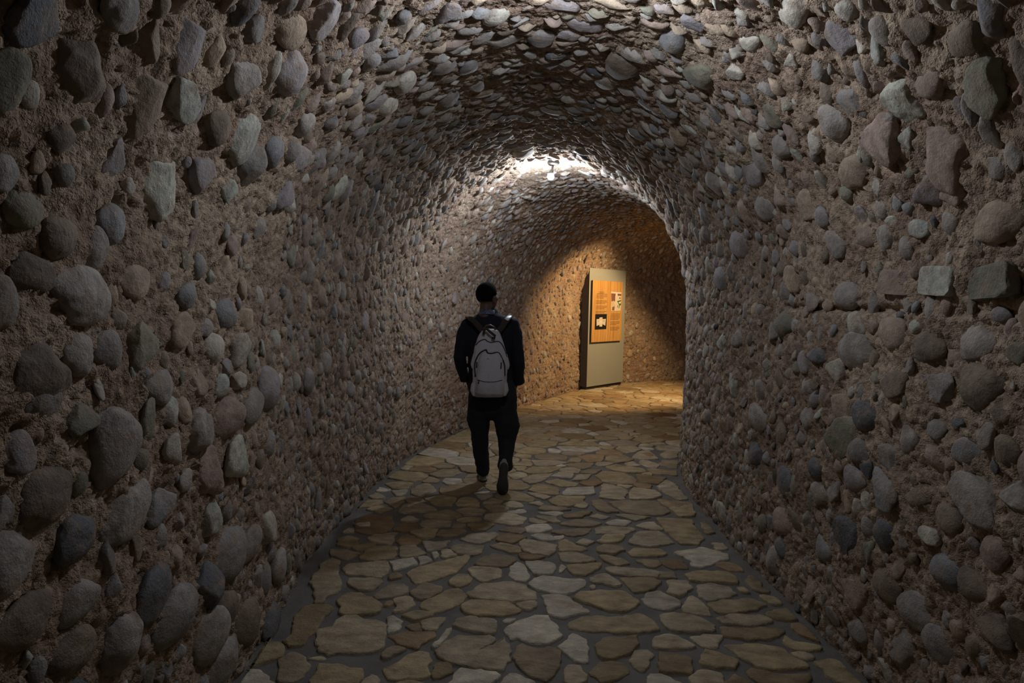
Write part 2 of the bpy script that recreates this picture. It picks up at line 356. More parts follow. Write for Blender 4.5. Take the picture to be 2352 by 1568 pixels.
def key_stones():
    for row in KEY.replace('\n', ';').split(';'):
        t = row.split()
        x, y, wpx, hpx = map(float, t[:4]); col = t[4]; ty = t[5]
        h = cast(x, y)
        if h is None: continue
        u, v = h; S, T, V, N = frame(np.array([u]), np.array([v])); S, T, V, N = S[0], T[0], V[0], N[0]
        x0, y0, dep = proj(S)
        # image motion of a metre along T and V
        e = .05
        tx, ty_, _ = proj(S+T*e); vx, vy, _ = proj(S+V*e)
        Jt = np.array([tx-x0, ty_-y0])/e; Jv = np.array([vx-x0, vy-y0])/e
        vert = abs(Jv[1]) >= abs(Jv[0])
        ext_v = hpx if vert else wpx; ext_t = wpx if vert else hpx
        a = ext_v/2/max(np.linalg.norm(Jv), 1); b = ext_t/2/max(abs(Jt[0] if vert else Jt[1]), np.linalg.norm(Jt)*.5, 1)
        if vert and v < 2 and v > 1: b = ext_t/2/np.linalg.norm(Jt)*1.0
        a = float(np.clip(a, .012, .14)); b = float(np.clip(b, a*.38, a*(2.0 if ty == 'b' else 1.4))); k_ = 1.0 if ty == 'b' else 1.06; a *= k_; b *= k_
        c = min(a, b)*random.uniform(.45, .62)
        sh = (random.randrange(14) if random.random() < .7 else random.randrange(22, 30)) if ty == 'r' else (random.randrange(14, 22) if ty == 'a' else random.randrange(30, 33))
        stones.append([u, float(m_of_v(np.array(v))), b, a, c, random.uniform(-.15, .15), (random.uniform(-.15, .15), random.uniform(-.15, .15)), col, sh])
key_stones()
NKEY = len(stones)
# ------------------------------------------------------------------ the others, thrown at random without overlaps
uL1 = float(np.interp(6.9, cen[:, 1], ARC)); uL2 = float(np.interp(2.76, cen[:, 1], ARC))
def scatter():
    cell = .16; grid = {}
    def put(i):
        s = stones[i]; grid.setdefault((int(s[0]/cell), int(s[1]/cell)), []).append(i)
    for i in range(len(stones)): put(i)
    def free(u, m, b, a, k):
        gu, gm = int(u/cell), int(m/cell)
        for i in range(gu-2, gu+3):
            for j in range(gm-2, gm+3):
                for q in grid.get((i, j), ()):
                    s = stones[q]
                    if ((u-s[0])/(b+s[2]))**2 + ((m-s[1])/(a+s[3]))**2 < k: return False
        return True
    cw = [('grey', 30), ('tan', 13), ('bluegrey', 9), ('pink', 15), ('mint', 4), ('slate', 2), ('brown', 9), ('olive', 9), ('lilac', 8), ('pale', 11)]
    names = [c for c, _ in cw]; wts = np.array([k for _, k in cw], float); wts /= wts.sum()
    passes = [(3000, 1.3), (12000, 1.0), (22000, .74), (9000, .45)]
    for n, sc in passes:
        R = rng.random((n, 8)); cols = rng.choice(len(names), n, p=wts)
        for k in range(n):
            u = 3.4 + R[k, 0]*(UMAX-3.4-.1); m = R[k, 1]*MTOT
            v = float(v_of_m(m)); vault = 1.12 < v < 1.88
            # the upper left wall and right wall are patchy, with broad areas of bare mortar
            patch = mnoise.noise(Vector((u*.9, m*.9, 4.0)))
            if not vault and patch > .30 and R[k, 7] < .75: continue
            if vault and (abs(u-uL1) < .10 or abs(u-uL2) < .10) and abs(m-MTOT/2) < .13: continue
            if 1.02 < v < 1.98 and uL1-.12 < u < uL1+.95 and R[k, 7] < .85: continue
            if vault and u < uL2+1.5 and R[k, 7] < .42 and patch > -.25: continue
            if vault:
                kk = math.sin((v-1)*math.pi); a = (.050+.042*R[k, 2])*sc; b = a*(.30+.28*R[k, 3])*(1.35-.35*kk); c = .02+.030*R[k, 4]
                c = min(c, a*.8); kf = .80
            else:
                a = (.034+.036*R[k, 2]**1.3)*sc; b = a*(.6+.5*R[k, 3]); c = min(a, b)*(.40+.35*R[k, 4]); kf = .92
            m_lo = a*.6
            if m < m_lo or m > MTOT-m_lo: continue
            if not free(u, m, b, a, kf): continue
            if vault: sh = int(R[k, 5]*14) if R[k, 6] < .22 else 22+int(R[k, 5]*8)
            else: sh = int(R[k, 5]*14) if R[k, 6] < .40 else (14+int(R[k, 5]*8) if R[k, 6] < .68 else 22+int(R[k, 5]*8))
            rot = rng.normal()*.22; tl = (rng.normal()*.18, rng.normal()*(.28 if vault else .15))
            stones.append([u, m, b, a, c, rot, tl, names[cols[k]], sh]); put(len(stones)-1)
scatter()
A = np.array([[s[0], s[1]] for s in stones]); AV = v_of_m(A[:, 1])
S_, T_, V_, N_ = frame(A[:, 0], AV); LOWS = low(S_)
mats = []
info = []
for i, s in enumerate(stones):
    T, N = T_[i], N_[i]; V = np.cross(N, T); V /= np.linalg.norm(V); T = np.cross(V, N)
    R = Matrix(((T[0], V[0], N[0]), (T[1], V[1], N[1]), (T[2], V[2], N[2])))
    R = R @ Matrix.Rotation(s[5], 3, 'Z') @ Matrix.Rotation(s[6][0], 3, 'X') @ Matrix.Rotation(s[6][1], 3, 'Y')
    vault = 1.0 <= AV[i] <= 2.0
    P = S_[i] + N_[i]*(LOWS[i] + s[4]*((-0.15 if AV[i] < 1.5 else -0.27) if i < NKEY else (-0.30 if vault else -0.42)) + .004)
    Mx = Matrix.Translation(Vector(P)) @ R.to_4x4() @ Matrix.Diagonal((s[2], s[3], s[4], 1))
    mats.append(Mx)
    px, py, dp = proj(P)
    vis = 0
    if dp > .3:
        rad = FPX*math.sqrt(s[2]*s[3])/dp
        if -rad < px < 2352+rad and -rad < py < 1568+rad:
            d = P+N_[i]*.05-CAM; L = np.linalg.norm(d); h = BV.ray_cast(Vector(CAM), Vector(d/L))
            if h[0] is None or h[3] > L-.12:
                f = max(.12, abs(np.dot(d/L, N_[i]))); vis = rad*math.sqrt(f)
    info.append(vis)
SHARED = {}
def shared(k, sub, col):
    key = (k, sub, col)
    if key not in SHARED:
        V, Fc = SH[sub][k]; SHARED[key] = mesh_np('stone', V, Fc, [SM[col]])
    return SHARED[key]
for parent, lo, hi in ((WL, -1, 1), (CE, 1, 2), (WR, 2, 9)):
    idx = [i for i in range(len(stones)) if lo < AV[i] <= hi]
    idx.sort(key=lambda i: -info[i])
    for i in idx[:300]:
        o = link('stone', shared(stones[i][8], 4 if info[i] > 34 else 3, stones[i][7]), parent)
        o.matrix_local = mats[i]
    VS, FS, MI, off = [], [], [], 0
    for i in idx[300:]:
        sub = 3 if info[i] > 9 else 2
        V, Fc = SH[sub][stones[i][8]]; mm = np.array(mats[i])
        VS.append(V@mm[:3, :3].T + mm[:3, 3]); FS.append(Fc+off); off += len(V)
        MI.append(np.full(len(Fc), SK.index(stones[i][7])))
    o = link('small_stones', mesh_np('small_stones', np.vstack(VS), np.vstack(FS), SMATS, np.concatenate(MI)), parent)
    tag(o, kind='stuff')
print('STONES', len(stones), NKEY, [sum(1 for i in info if i > t) for t in (5, 10, 20)])
# ------------------------------------------------------------------ floor
def floor_grid():
    ts = np.linspace(-.10, 1.10, 66); uf = np.arange(0, UMAX, .045)
    Uq, Tq = np.meshgrid(uf, ts, indexing='ij'); q = LR(Uq.ravel()); t = Tq.ravel()[:, None]
    XY = q[:, :2]*(1-t) + q[:, 2:]*t
    P = np.concatenate([XY, np.zeros((len(XY), 1))], 1)
    P[:, 2] = -.004 + .006*perlin(P, .25, 31) + .003*perlin(P, .07, 32)
    idx = np.arange(len(uf)*66).reshape(len(uf), 66)
    Fq = np.stack([idx[:-1, :-1], idx[:-1, 1:], idx[1:, 1:], idx[1:, :-1]], -1).reshape(-1, 4)
    if np.cross(P[Fq[0, 1]]-P[Fq[0, 0]], P[Fq[0, 3]]-P[Fq[0, 0]])[2] < 0: Fq = Fq[:, ::-1]
    return tag(link('floor', mesh_np('floor', P, Fq, [GROUT])), kind='structure')
FLOOR = floor_grid()
TR = {
(600,1268,.19133): """700,150 860,70 940,120 930,270 960,400 930,480 770,520 740,600 660,620 620,510 650,430 590,360 640,260 710,220|tan
990,180 1050,140 1490,105 1545,210 1450,300 1060,275 1000,240|tan
1540,110 1840,75 1875,135 1740,180 1620,225|light
1870,60 1960,40 2050,85 1990,130 1890,150 1920,100|light
2040,10 2110,-10 2130,60 2080,80|light
1040,330 1120,315 1460,320 1460,370 1300,460 1170,460 1050,400|tan
1520,290 1600,235 1700,270 1680,310 1560,325|rust
1730,250 1850,190 2050,140 2352,60 2550,10 2420,170 2330,240 2100,320 1850,380 1800,310|ochre
1350,520 1500,400 1700,385 1765,410 1760,470 1630,520 1480,545 1380,570|tan
1770,490 1960,365 2190,435 2140,490 1920,575|tan
945,540 1080,480 1190,490 1250,540 1340,545 1450,660 1440,700 1340,740 980,750 940,690|ochre
1600,570 1620,545 1790,520 1860,630 1700,700 1570,720 1620,640|tan
1890,630 2000,560 2160,500 2250,440 2352,430 2450,500 2470,540 2330,640 2200,700 2050,720|ochre
1480,600 1540,575 1600,610 1570,650 1490,640|rust
440,700 560,630 800,610 880,670 760,760 700,870 600,980 540,1090 350,1140 290,1060 380,950 400,800|ochre
1690,760 1880,700 2075,740 2000,780 1830,820|ochre
660,1000 700,930 880,890 890,810 1000,760 1170,760 1230,810 1450,830 1505,880 1480,1010 1470,1130 1350,1210 1200,1215 1010,1200 800,1230 670,1170|tan
1520,790 1600,775 1720,820 1640,930 1510,990|light
1750,880 1890,830 1940,900 1930,960 1800,930|ochre
1910,820 2230,785 2150,870 2120,930 1960,950|tan
1510,1010 1700,960 2080,960 2100,1000 1960,1080 1850,1165 1700,1100|rust
2045,1130 2200,970 2280,920 2270,990 2150,1120 2090,1165|light
1415,1230 1590,1120 1730,1150 1600,1220 1500,1280|tan
210,1290 330,1190 470,1200 550,1300 580,1400 500,1480 400,1568 190,1568 200,1400|tan
570,1270 700,1240 800,1265 740,1285|tan
1070,1310 1220,1300 1300,1330 1150,1340|light
580,1540 660,1450 700,1340 950,1340 1060,1390 1265,1425 1150,1580 900,1650 600,1640|ochre
1200,1560 1330,1450 1420,1530 1400,1640 1200,1640|tan
1480,1380 1600,1340 1700,1260 1880,1185 2010,1200 2035,1300 1980,1500 1760,1500 1570,1545 1460,1440|ochre""",
(1050,1268,.19133): """200,140 260,80 420,20 560,45 720,70 690,120 540,180|tan
110,215 190,175 500,190 550,240 500,310 290,365|tan
630,170 720,110 780,130 870,270 830,350 620,300 640,250|light
805,100 1110,110 1195,160 1160,250 940,265 860,180|light
1220,180 1260,145 1295,180 1280,230 1240,240|light
1330,150 1740,130 1690,200 1540,270 1390,260 1330,220|ochre
1215,10 1420,0 1650,80 1680,100 1480,125 1250,110|tan
1700,45 1730,25 1960,70 2075,130 1900,150 1800,110|ochre
1760,190 1900,175 2352,220 2450,250 2400,300 2050,290 1860,250|tan
1590,310 1700,265 1800,255 1975,385 1900,410 1780,370 1620,360|tan
460,340 500,310 540,335 510,365 460,365|ochre
1580,400 1620,380 1670,400 1650,430 1590,430|tan
870,385 920,320 1040,280 1250,310 1535,325 1530,390 1360,495 1200,500 1080,475 900,420|light
-130,350 -60,290 0,255 140,260 180,330 120,390 0,405|ochre
115,510 280,385 600,355 830,380 830,440 950,480 940,570 650,585 440,580 130,545|tan
65,650 110,600 200,580 600,600 720,650 765,700 680,745 480,765 150,750 80,720|ochre
700,600 920,590 980,630 870,705 750,660|tan
1010,525 1150,505 1340,545 1400,600 1590,710 1400,740 1270,785 1180,770 1080,700 1085,640|light
1380,545 1480,480 1660,460 1960,470 2100,520 2180,600 2130,670 1980,715 1820,705 1700,650|ochre
1950,310 2352,300 2450,350 2352,430 2130,490 2080,430|ochre
-60,870 30,780 220,775 460,820 485,930 430,980 180,935 0,900|tan
530,820 600,790 710,790 640,825 550,835|light
555,930 620,870 800,800 930,755 1090,760 1140,840 1210,870 1250,1000 1100,1095 900,1080 780,1060 730,1010 640,1040|light
-250,1180 -120,1080 0,1000 400,1000 460,1020 400,1100 200,1180 330,1160 470,1090 540,1000 600,1070 645,1180 630,1280 550,1400 380,1400 0,1340 -230,1260|tan
680,1220 720,1130 780,1095 900,1140 960,1180 1110,1135 1220,1190 1230,1290 1190,1480 1060,1545 900,1500 750,1400 700,1300|tan
1215,1130 1330,1050 1385,975 1580,1080 1540,1150 1590,1325 1420,1290 1260,1190|light
1320,860 1400,810 1550,760 1980,770 2200,730 2300,780 2352,840 2450,920 2300,945 1900,965 1600,940 1350,900|ochre
1660,1120 1760,1040 2180,1000 2150,1130 2030,1240 1900,1280 1720,1270 1660,1180|ochre
2070,1300 2130,1180 2300,1170 2340,1220 2260,1440 2100,1380|tan
1590,1450 1700,1320 1900,1315 2040,1370 2090,1440 1960,1530 1720,1545|ochre
1270,1470 1350,1360 1470,1355 1550,1540 1450,1640 1330,1590|tan
-60,1480 0,1400 120,1390 460,1435 510,1470 400,1560 200,1650 -100,1640|light
590,1470 640,1450 750,1500 940,1560 900,1650 500,1640|light""",
(1500,1268,.19133): """-130,560 -60,480 80,455 330,590 320,640 190,690 60,680 -60,640|light
90,90 330,80 430,190 240,200 120,140|rust
250,0 600,-60 900,20 910,70 780,110 570,190 450,170 480,110|light
370,270 580,225 900,240 980,290 1020,370 740,350 480,350|ochre
750,150 820,105 1040,150 1090,230 900,220|rust
160,350 250,330 430,350 460,430 340,525 160,480 200,420|tan
530,380 650,365 900,410 1020,500 900,540 640,575 550,520|light
1100,340 1180,275 1300,360 1300,430 1430,470 1300,480 1180,430|tan
1020,430 1080,425 1180,475 1080,480|ochre
450,510 540,560 690,700 680,755 350,710 380,620|tan
640,600 900,570 1200,560 1350,640 1200,700 860,740 730,690|ochre
1260,515 1450,530 1600,600 1470,635 1350,580|ochre
70,740 250,730 560,780 750,880 700,950 560,960 280,945 100,870|tan
730,790 900,760 1270,755 1440,815 1370,860 1110,885 850,860|tan
1340,740 1520,680 1650,670 1870,800 1680,810 1500,810|ochre
790,900 1050,915 1350,895 1570,930 1540,980 1360,1045 1190,1050 860,1000|ochre
1620,850 1900,880 2150,1010 2130,1070 1980,1060 1760,980|rust
1540,1050 1600,1000 1760,1090 1920,1100 2035,1135 1900,1195 1690,1170|ochre
0,1020 200,985 300,1010 510,1140 400,1160 100,1150 0,1130|tan
430,1020 620,985 835,990 770,1090 790,1140 660,1150|tan
60,1195 300,1220 470,1270 450,1460 280,1450 80,1420|ochre
620,1160 850,1230 1040,1310 950,1390 760,1390 580,1350 600,1240|ochre
860,1120 1190,1095 1540,1130 1620,1220 1880,1370 1600,1405 1250,1370 1050,1250|ochre
1940,1310 2100,1290 2400,1330 2600,1500 2500,1640 2200,1560 2020,1400|ochre
2110,1220 2200,1160 2300,1180 2230,1260|ochre
-60,1450 100,1470 350,1560 300,1640 -60,1640|light
420,1500 580,1400 820,1440 830,1560 600,1640 480,1600|tan
870,1560 970,1460 1180,1550 1150,1640 870,1640|ochre
1120,1420 1190,1400 1600,1480 1890,1450 1900,1500 1850,1568 1800,1640 1300,1600|ochre
0,230 230,230 300,310 100,290 0,285 -120,250|tan""",
(750,1068,.19133): """340,650 500,590 780,600 810,740 700,810 480,830 340,790|rust
120,890 250,850 370,870 390,940 280,985 140,960|ochre
20,1010 220,1010 410,1060 300,1120 210,1135 60,1070|tan
480,890 560,840 860,815 800,880 790,950 700,950|tan
500,1010 620,975 850,980 820,1110 560,1150 380,1130|ochre
820,920 960,835 1080,870 1130,930 1050,970 900,960|rust
880,1080 900,970 1050,960 1190,1060 1100,1090 900,1110|tan
990,800 1200,760 1350,770 1270,870 1150,880|ochre
790,780 900,700 1090,690 1100,760 950,800|rust
1150,910 1300,930 1490,905 1400,990 1220,1030 1190,980|light
1310,850 1380,780 1640,770 1690,800 1560,860 1420,865|tan
1370,1080 1400,1010 1450,1005 1570,1065 1400,1110|tan
1450,990 1600,945 1900,970 1840,1060 1750,1080 1570,1050|tan
1615,890 1700,830 2040,805 2080,830 1950,900 1850,945 1680,920|tan
1670,700 1970,690 2030,700 1900,780 1740,780|ochre
1110,700 1200,650 1500,670 1480,730 1150,745|tan
850,570 930,470 1100,450 1240,490 1320,540 1150,570|tan
870,670 1000,600 1110,660 1050,685|tan
480,530 620,480 800,520 650,570|ochre
700,440 780,390 940,380 920,450 830,510|ochre
1020,300 1100,240 1220,215 1330,300 1290,320 1140,380 1020,350|tan
700,220 900,190 1050,215 960,290 800,280|ochre
590,310 640,265 790,290 680,315|light
780,310 980,290 930,360 850,370|light
510,370 600,330 710,380 560,400|tan
1230,110 1400,45 1580,50 1620,90 1500,130 1350,145|tan
1150,190 1250,135 1370,180 1340,205 1150,205|ochre
1380,200 1420,155 1620,160 1610,210 1480,235|light
890,40 960,5 1040,15 950,60|tan
1960,970 2100,930 2300,980 2352,1040 2200,1050 2050,1000|ochre
1180,400 1400,360 1560,400 1500,480 1300,480|ochre
1560,540 1700,500 1930,540 1850,600 1650,600|tan
1780,330 1960,310 2000,370 1850,410|light
1870,440 2000,400 2120,420 2080,470 1920,480|tan
2110,470 2240,430 2352,470 2352,510 2200,510|tan
2150,560 2352,530 2400,560 2300,585|light
1540,650 1700,620 1860,640 1800,670 1580,680|ochre
180,800 260,750 320,760 340,810|tan""",
(1200,1000,.21259): """790,430 880,380 1080,400 1210,450 1235,510 1150,520 1000,525 860,490|ochre
870,520 1000,535 1145,590 1095,700 830,670|tan
1150,640 1190,560 1430,590 1510,650 1380,690 1170,690|tan
1230,420 1560,455 1470,520 1270,510|ochre
1450,550 1560,480 1650,530 1790,680 1700,695 1560,640|tan
1450,690 1830,730 1865,860 1690,870 1640,820|ochre
930,720 1110,705 1430,710 1610,825 1480,860 1280,860 1080,820|tan
735,700 850,690 950,770 1050,830 900,830 790,790|tan
1450,900 1830,910 1850,970 1965,1100 1900,1170 1700,1165 1600,1080 1540,1020|ochre
1130,1150 1250,1040 1470,1035 1560,1090 1640,1160 1400,1200 1250,1180|tan
1220,980 1320,940 1420,935 1530,1020 1380,1015|tan
1000,860 1100,850 1380,880 1220,920 1150,900|tan
890,940 1000,905 1190,925 1110,970 960,970|light
780,1000 900,980 1170,990 1220,1010 1130,1060 800,1060|tan
390,950 560,910 700,910 860,945 760,975 560,980|tan
800,1140 900,1070 1120,1070 1060,1140 880,1165|ochre
300,1040 430,1010 740,1000 700,1060 560,1090|tan
390,1140 460,1115 580,1190 720,1230 600,1250 400,1250|ochre
580,1160 650,1120 770,1145 700,1190|tan
800,1210 880,1175 1060,1190 1100,1240 960,1275 800,1250|tan
1150,1260 1200,1210 1500,1230 1580,1280 1400,1310 1180,1300|ochre
1230,1340 1470,1340 1490,1400 1380,1420|ochre
270,700 400,650 690,665 640,730 520,765 380,760|ochre
430,620 480,570 770,555 780,630 640,645 440,645|light
550,765 650,715 715,740 680,780|tan
60,590 150,520 300,545 395,570 395,640 240,630|ochre
40,620 160,620 305,655 240,690|tan
160,830 400,820 440,840 380,870|light
130,870 350,880 430,940 300,935|tan
20,990 150,960 270,950 330,1010 180,1045 60,1040|light
80,1080 180,1065 320,1080 360,1130 220,1140|light
540,485 600,425 750,420 680,480|tan
300,440 400,400 550,420 520,470|light
230,490 380,470 600,520 560,550 400,545|ochre
890,340 1000,315 1300,360 1340,395 1150,400 980,375|ochre
1340,365 1400,355 1680,380 1680,430 1430,415|ochre
1200,210 1260,170 1370,155 1470,250 1330,260 1190,240|tan
1470,300 1520,265 1680,270 1680,355 1500,325|tan
1480,200 1560,165 1680,175 1670,240 1540,245|tan
1100,300 1190,275 1280,320 1150,330|tan
100,265 300,262 500,290 300,325 140,325|tan
450,310 600,295 770,300 740,340 640,360|tan
0,390 100,340 450,335 300,400 80,410|ochre
0,470 120,420 330,410 200,500 60,515|tan
590,220 750,205 890,215 860,280 720,290|rust
360,120 800,120 860,150 700,180 450,170|light
380,100 500,65 760,65 850,110 600,115|ochre
620,400 700,365 850,365 780,410|tan
430,860 640,820 760,820 650,880 480,890|ochre
730,870 800,840 950,880 840,905|tan
60,730 180,710 235,740 180,760|tan
2040,1160 2160,1160 2220,1220 2120,1240|tan
1920,930 2040,930 2080,1050 1980,1060|tan"""}
polys = []
for (ox, oy, sc), txt in TR.items():
    for row in txt.strip().split('\n'):
        pts, col = row.split('|')
        pp = [at_z(ox+float(a.split(',')[0])*sc, oy+float(a.split(',')[1])*sc, .004)[:2] for a in pts.split()]
        polys.append((np.array(pp), col))
def inside(pt, poly):
    x, y = pt; c = False
    for i in range(len(poly)):
        a, b_ = poly[i], poly[i-1]
        if (a[1] > y) != (b_[1] > y) and x < (b_[0]-a[0])*(y-a[1])/(b_[1]-a[1])+a[0]: c = not c
    return c
kept = []
for p, col in polys:
    if not any(inside(p.mean(0), q) or inside(q.mean(0), p) for q, _ in kept): kept.append((p, col))
print('TRACED', len(polys), len(kept)); polys = kept
LW = CR[:, :2]; RW = CR[:, 2:]
def wall_gap(P):
    """signed distance of a floor point from the nearer wall, and the direction away from it"""
    best = (9, None)
    for W, sg in ((LW, 1), (RW, -1)):
        d = W-P; k = int(np.argmin((d**2).sum(1))); k = min(max(k, 1), len(W)-2)
        t = W[k+1]-W[k-1]; t = t/np.linalg.norm(t); n = np.array([t[1], -t[0]])*sg
        g = float((P-W[k])@n)
        if g < best[0]: best = (g, n)
    return best
def refine(poly, amp=.006, step=.03, margin=.05, seed=0):
    out = []
    n = len(poly)
    for i in range(n):
        a, b = poly[i], poly[(i+1) % n]; L = np.linalg.norm(b-a); k = max(1, int(round(L/step)))
        for j in range(k): out.append(a+(b-a)*j/k)
    out = np.array(out)
    for _ in range(1): out = .7*out + .15*(np.roll(out, 1, 0)+np.roll(out, -1, 0))
    P3 = np.concatenate([out, np.full((len(out), 1), seed*3.7)], 1)
    out = out + np.stack([perlin(P3, .05, 41), perlin(P3, .05, 42)], 1)*amp*2
    res = []
    for p in out:
        g, nn = wall_gap(p)
        if g < margin and nn is not None: p = p+nn*(margin-g)
        res.append(p)
    return np.array(res)
def inset(poly, d):
    n = len(poly); e = np.roll(poly, -1, 0)-poly; L = np.linalg.norm(e, axis=1, keepdims=True)+1e-9
    nr = np.stack([-e[:, 1], e[:, 0]], 1)/L; v = nr+np.roll(nr, 1, 0); v /= np.linalg.norm(v, axis=1, keepdims=True)+1e-6
    return poly+v*d
def area(p): x, y = p[:, 0], p[:, 1]; return .5*np.sum(x*np.roll(y, -1)-y*np.roll(x, -1))
# free cells between and beyond the traced stones
seeds, owner = [], []
for k, (p, _) in enumerate(polys):
    n = len(p)
    for i in range(n):
        a, b = p[i], p[(i+1) % n]; L = np.linalg.norm(b-a); q = max(1, int(L/.05))
        for j in range(q): seeds.append(a+(b-a)*j/q); owner.append(-1)
    seeds.append(p.mean(0)); owner.append(-1)
    for i in range(n): seeds.append((p[i]+p.mean(0))/2); owner.append(-1)
nb = len(seeds)
sg = {}
def gk(p): return (int(p[0]//.4), int(p[1]//.4))
for i, s in enumerate(seeds): sg.setdefault(gk(s), []).append(i)
rad = {}
for R in (.20, .155, .11, .085):
    for _ in range(9000):
        u = 3.6+rng.random()*(UMAX-3.7); t = rng.random(); q = LR(np.array(u)); p = q[:2]*(1-t)+q[2:]*t
        if wall_gap(p)[0] < .10: continue
        g = gk(p); ok = True
        for i in range(g[0]-1, g[0]+2):
            for j in range(g[1]-1, g[1]+2):
                for m in sg.get((i, j), ()):
                    d = math.dist(seeds[m], p)
                    if d < (R*.55 if m < nb else (R+rad[m])*.86): ok = False; break
                if not ok: break
            if not ok: break
        if ok:
            seeds.append(p); owner.append(1); rad[len(seeds)-1] = R*rng.uniform(.75, 1.05); sg.setdefault(g, []).append(len(seeds)-1)
def clip(poly, m, n):
    out = []
    for i in range(len(poly)):
        a, b = poly[i], poly[(i+1) % len(poly)]; da, db = (a-m)@n, (b-m)@n
        if da <= 0: out.append(a)
        if (da < 0) != (db < 0): out.append(a+(b-a)*(da/(da-db)))
    return out
for s in range(nb, len(seeds)):
    p = seeds[s]; H = .34; cell = [p+np.array(c) for c in ((-H, -H), (H, -H), (H, H), (-H, H))]
    g = gk(p)
    for i in range(g[0]-2, g[0]+3):
        for j in range(g[1]-2, g[1]+3):
            for m in sg.get((i, j), ()):
                if m == s: continue
                d = seeds[m]-p; L = np.linalg.norm(d)
                if L > .8: continue
                n = d/L
                off = L-.022 if m < nb else L*.5+(rad[s]**2-rad[m]**2)/(2*L)-.009-.004*((m*7+s*3) % 3)
                cell = clip(cell, p+n*off, n)
                if len(cell) < 3: break
            if len(cell) < 3: break
        if len(cell) < 3: break
    if len(cell) < 3: continue
    cell = np.array(cell)
    if abs(area(cell)) < .0016: continue
    polys.append((cell, random.choices(FK, [45, 35, 10, 14])[0]))
flag = []
for k, (p, col) in enumerate(polys):
    if area(p) < 0: p = p[::-1]
    c = p.mean(0); dpt = max(.5, c[1])
    q = refine(p, .0095, .028 if dpt < 7 else .05, .05 if col else .05, k)
    q = inset(q, -.0055)
    if area(q) < .0012: continue
    x, y, dp = proj((c[0], c[1], 0)); score = 0
    if dp > .3 and -150 < x < 2500 and y < 1700 and (dp < 6.5 or x < 1570): score = area(q)/dp**3
    top = .006+.006*random.random(); tx, ty = random.uniform(-.012, .012), random.uniform(-.012, .012)
    flag.append((score, q, c, top, tx, ty, col))
flag.sort(key=lambda t: -t[0])
def flag_mesh(bm, q, c, top, tx, ty, mi=0):
    def z(p, h): return h+(p[0]-c[0])*tx+(p[1]-c[1])*ty
    rings = [(q, -.02), (q, top-.006), (inset(q, .004), top-.0015), (inset(q, .012), top)]
    vs_ = [[bm.verts.new((p[0], p[1], z(p, h) if h > 0 else h)) for p in r] for r, h in rings]
    n = len(q)
    for a, b in zip(vs_[:-1], vs_[1:]):
        for i in range(n):
            f = bm.faces.new((a[i], a[(i+1) % n], b[(i+1) % n], b[i])); f.material_index = mi; f.smooth = True
    f = bm.faces.new(vs_[-1]); f.material_index = mi; f.smooth = True
for t in flag[:300]:
    bm = bmesh.new(); flag_mesh(bm, *t[1:6])
    me = bpy.data.meshes.new('flagstone'); bm.to_mesh(me); bm.free(); me.materials.append(FLAGS[t[6]])
    link('flagstone', me, FLOOR)
bm = bmesh.new()
for t in flag[300:]: flag_mesh(bm, *t[1:6], mi=FK.index(t[6]))
me = bpy.data.meshes.new('small_flagstones'); bm.to_mesh(me); bm.free()
for k in FK: me.materials.append(FLAGS[k])
tag(link('small_flagstones', me, FLOOR), kind='stuff')
print('FLAGS', len(flag))

# ------------------------------------------------------------------ generic builders
def tube_rings(bm, rings, closed_ends=True, mi=0):
    vs_ = [[bm.verts.new(tuple(p)) for p in r] for r in rings]; n = len(rings[0])
    for a, b in zip(vs_[:-1], vs_[1:]):
        for i in range(n):
            f = bm.faces.new((a[i], a[(i+1) % n], b[(i+1) % n], b[i])); f.material_index = mi
    if closed_ends:
        bm.faces.new(vs_[0][::-1]).material_index = mi; bm.faces.new(vs_[-1]).material_index = mi
def loft(bm, pts, n=20, cap=True, sq=2.0, mi=0):
    """pts: (point, half width, half thickness, thickness axis)"""
    P = [np.asarray(p[0], float) for p in pts]; rings = []
    def ring(c, t, rx, ry, ref):
        t = t/np.linalg.norm(t); ay = ref - t*(ref@t); ay /= np.linalg.norm(ay); ax = np.cross(t, ay)
        out = []
        for k in range(n):
            a = 2*math.pi*k/n; ca, sa = math.cos(a), math.sin(a)
            out.append(c + ax*rx*math.copysign(abs(ca)**(2/sq), ca) + ay*ry*math.copysign(abs(sa)**(2/sq), sa))
        return out
    m = len(P)
    for i in range(m):
        t = (P[min(i+1, m-1)]-P[max(i-1, 0)]); rx, ry = pts[i][1], pts[i][2]
        ref = np.asarray(pts[i][3] if len(pts[i]) > 3 else (0, 1, 0), float)
        if cap and i == 0:
            d = t/np.linalg.norm(t); h = min(rx, ry)
            for f in (1.25, 1.0, .6, .26): rings.append(ring(P[0]-d*h*math.sin(f/1.27*math.pi/2)*.9, t, rx*max(.08, math.cos(f/1.27*math.pi/2)), ry*max(.08, math.cos(f/1.27*math.pi/2)), ref))
        rings.append(ring(P[i], t, rx, ry, ref))
        if cap and i == m-1:
            d = t/np.linalg.norm(t); h = min(rx, ry)
            for f in (.26, .6, 1.0, 1.25): rings.append(ring(P[i]+d*h*math.sin(f/1.27*math.pi/2)*.9, t, rx*max(.08, math.cos(f/1.27*math.pi/2)), ry*max(.08, math.cos(f/1.27*math.pi/2)), ref))
    tube_rings(bm, rings, True, mi)
def ball(bm, c, r, rot=None, sub=3):
    V, Fc = ICO.get(sub, ICO[3]); V = V*np.asarray(r)
    if rot is not None: V = V@np.array(rot.to_3x3()).T
    V = V+np.asarray(c); vs_ = [bm.verts.new(tuple(p)) for p in V]
    for f in Fc: bm.faces.new([vs_[i] for i in f])
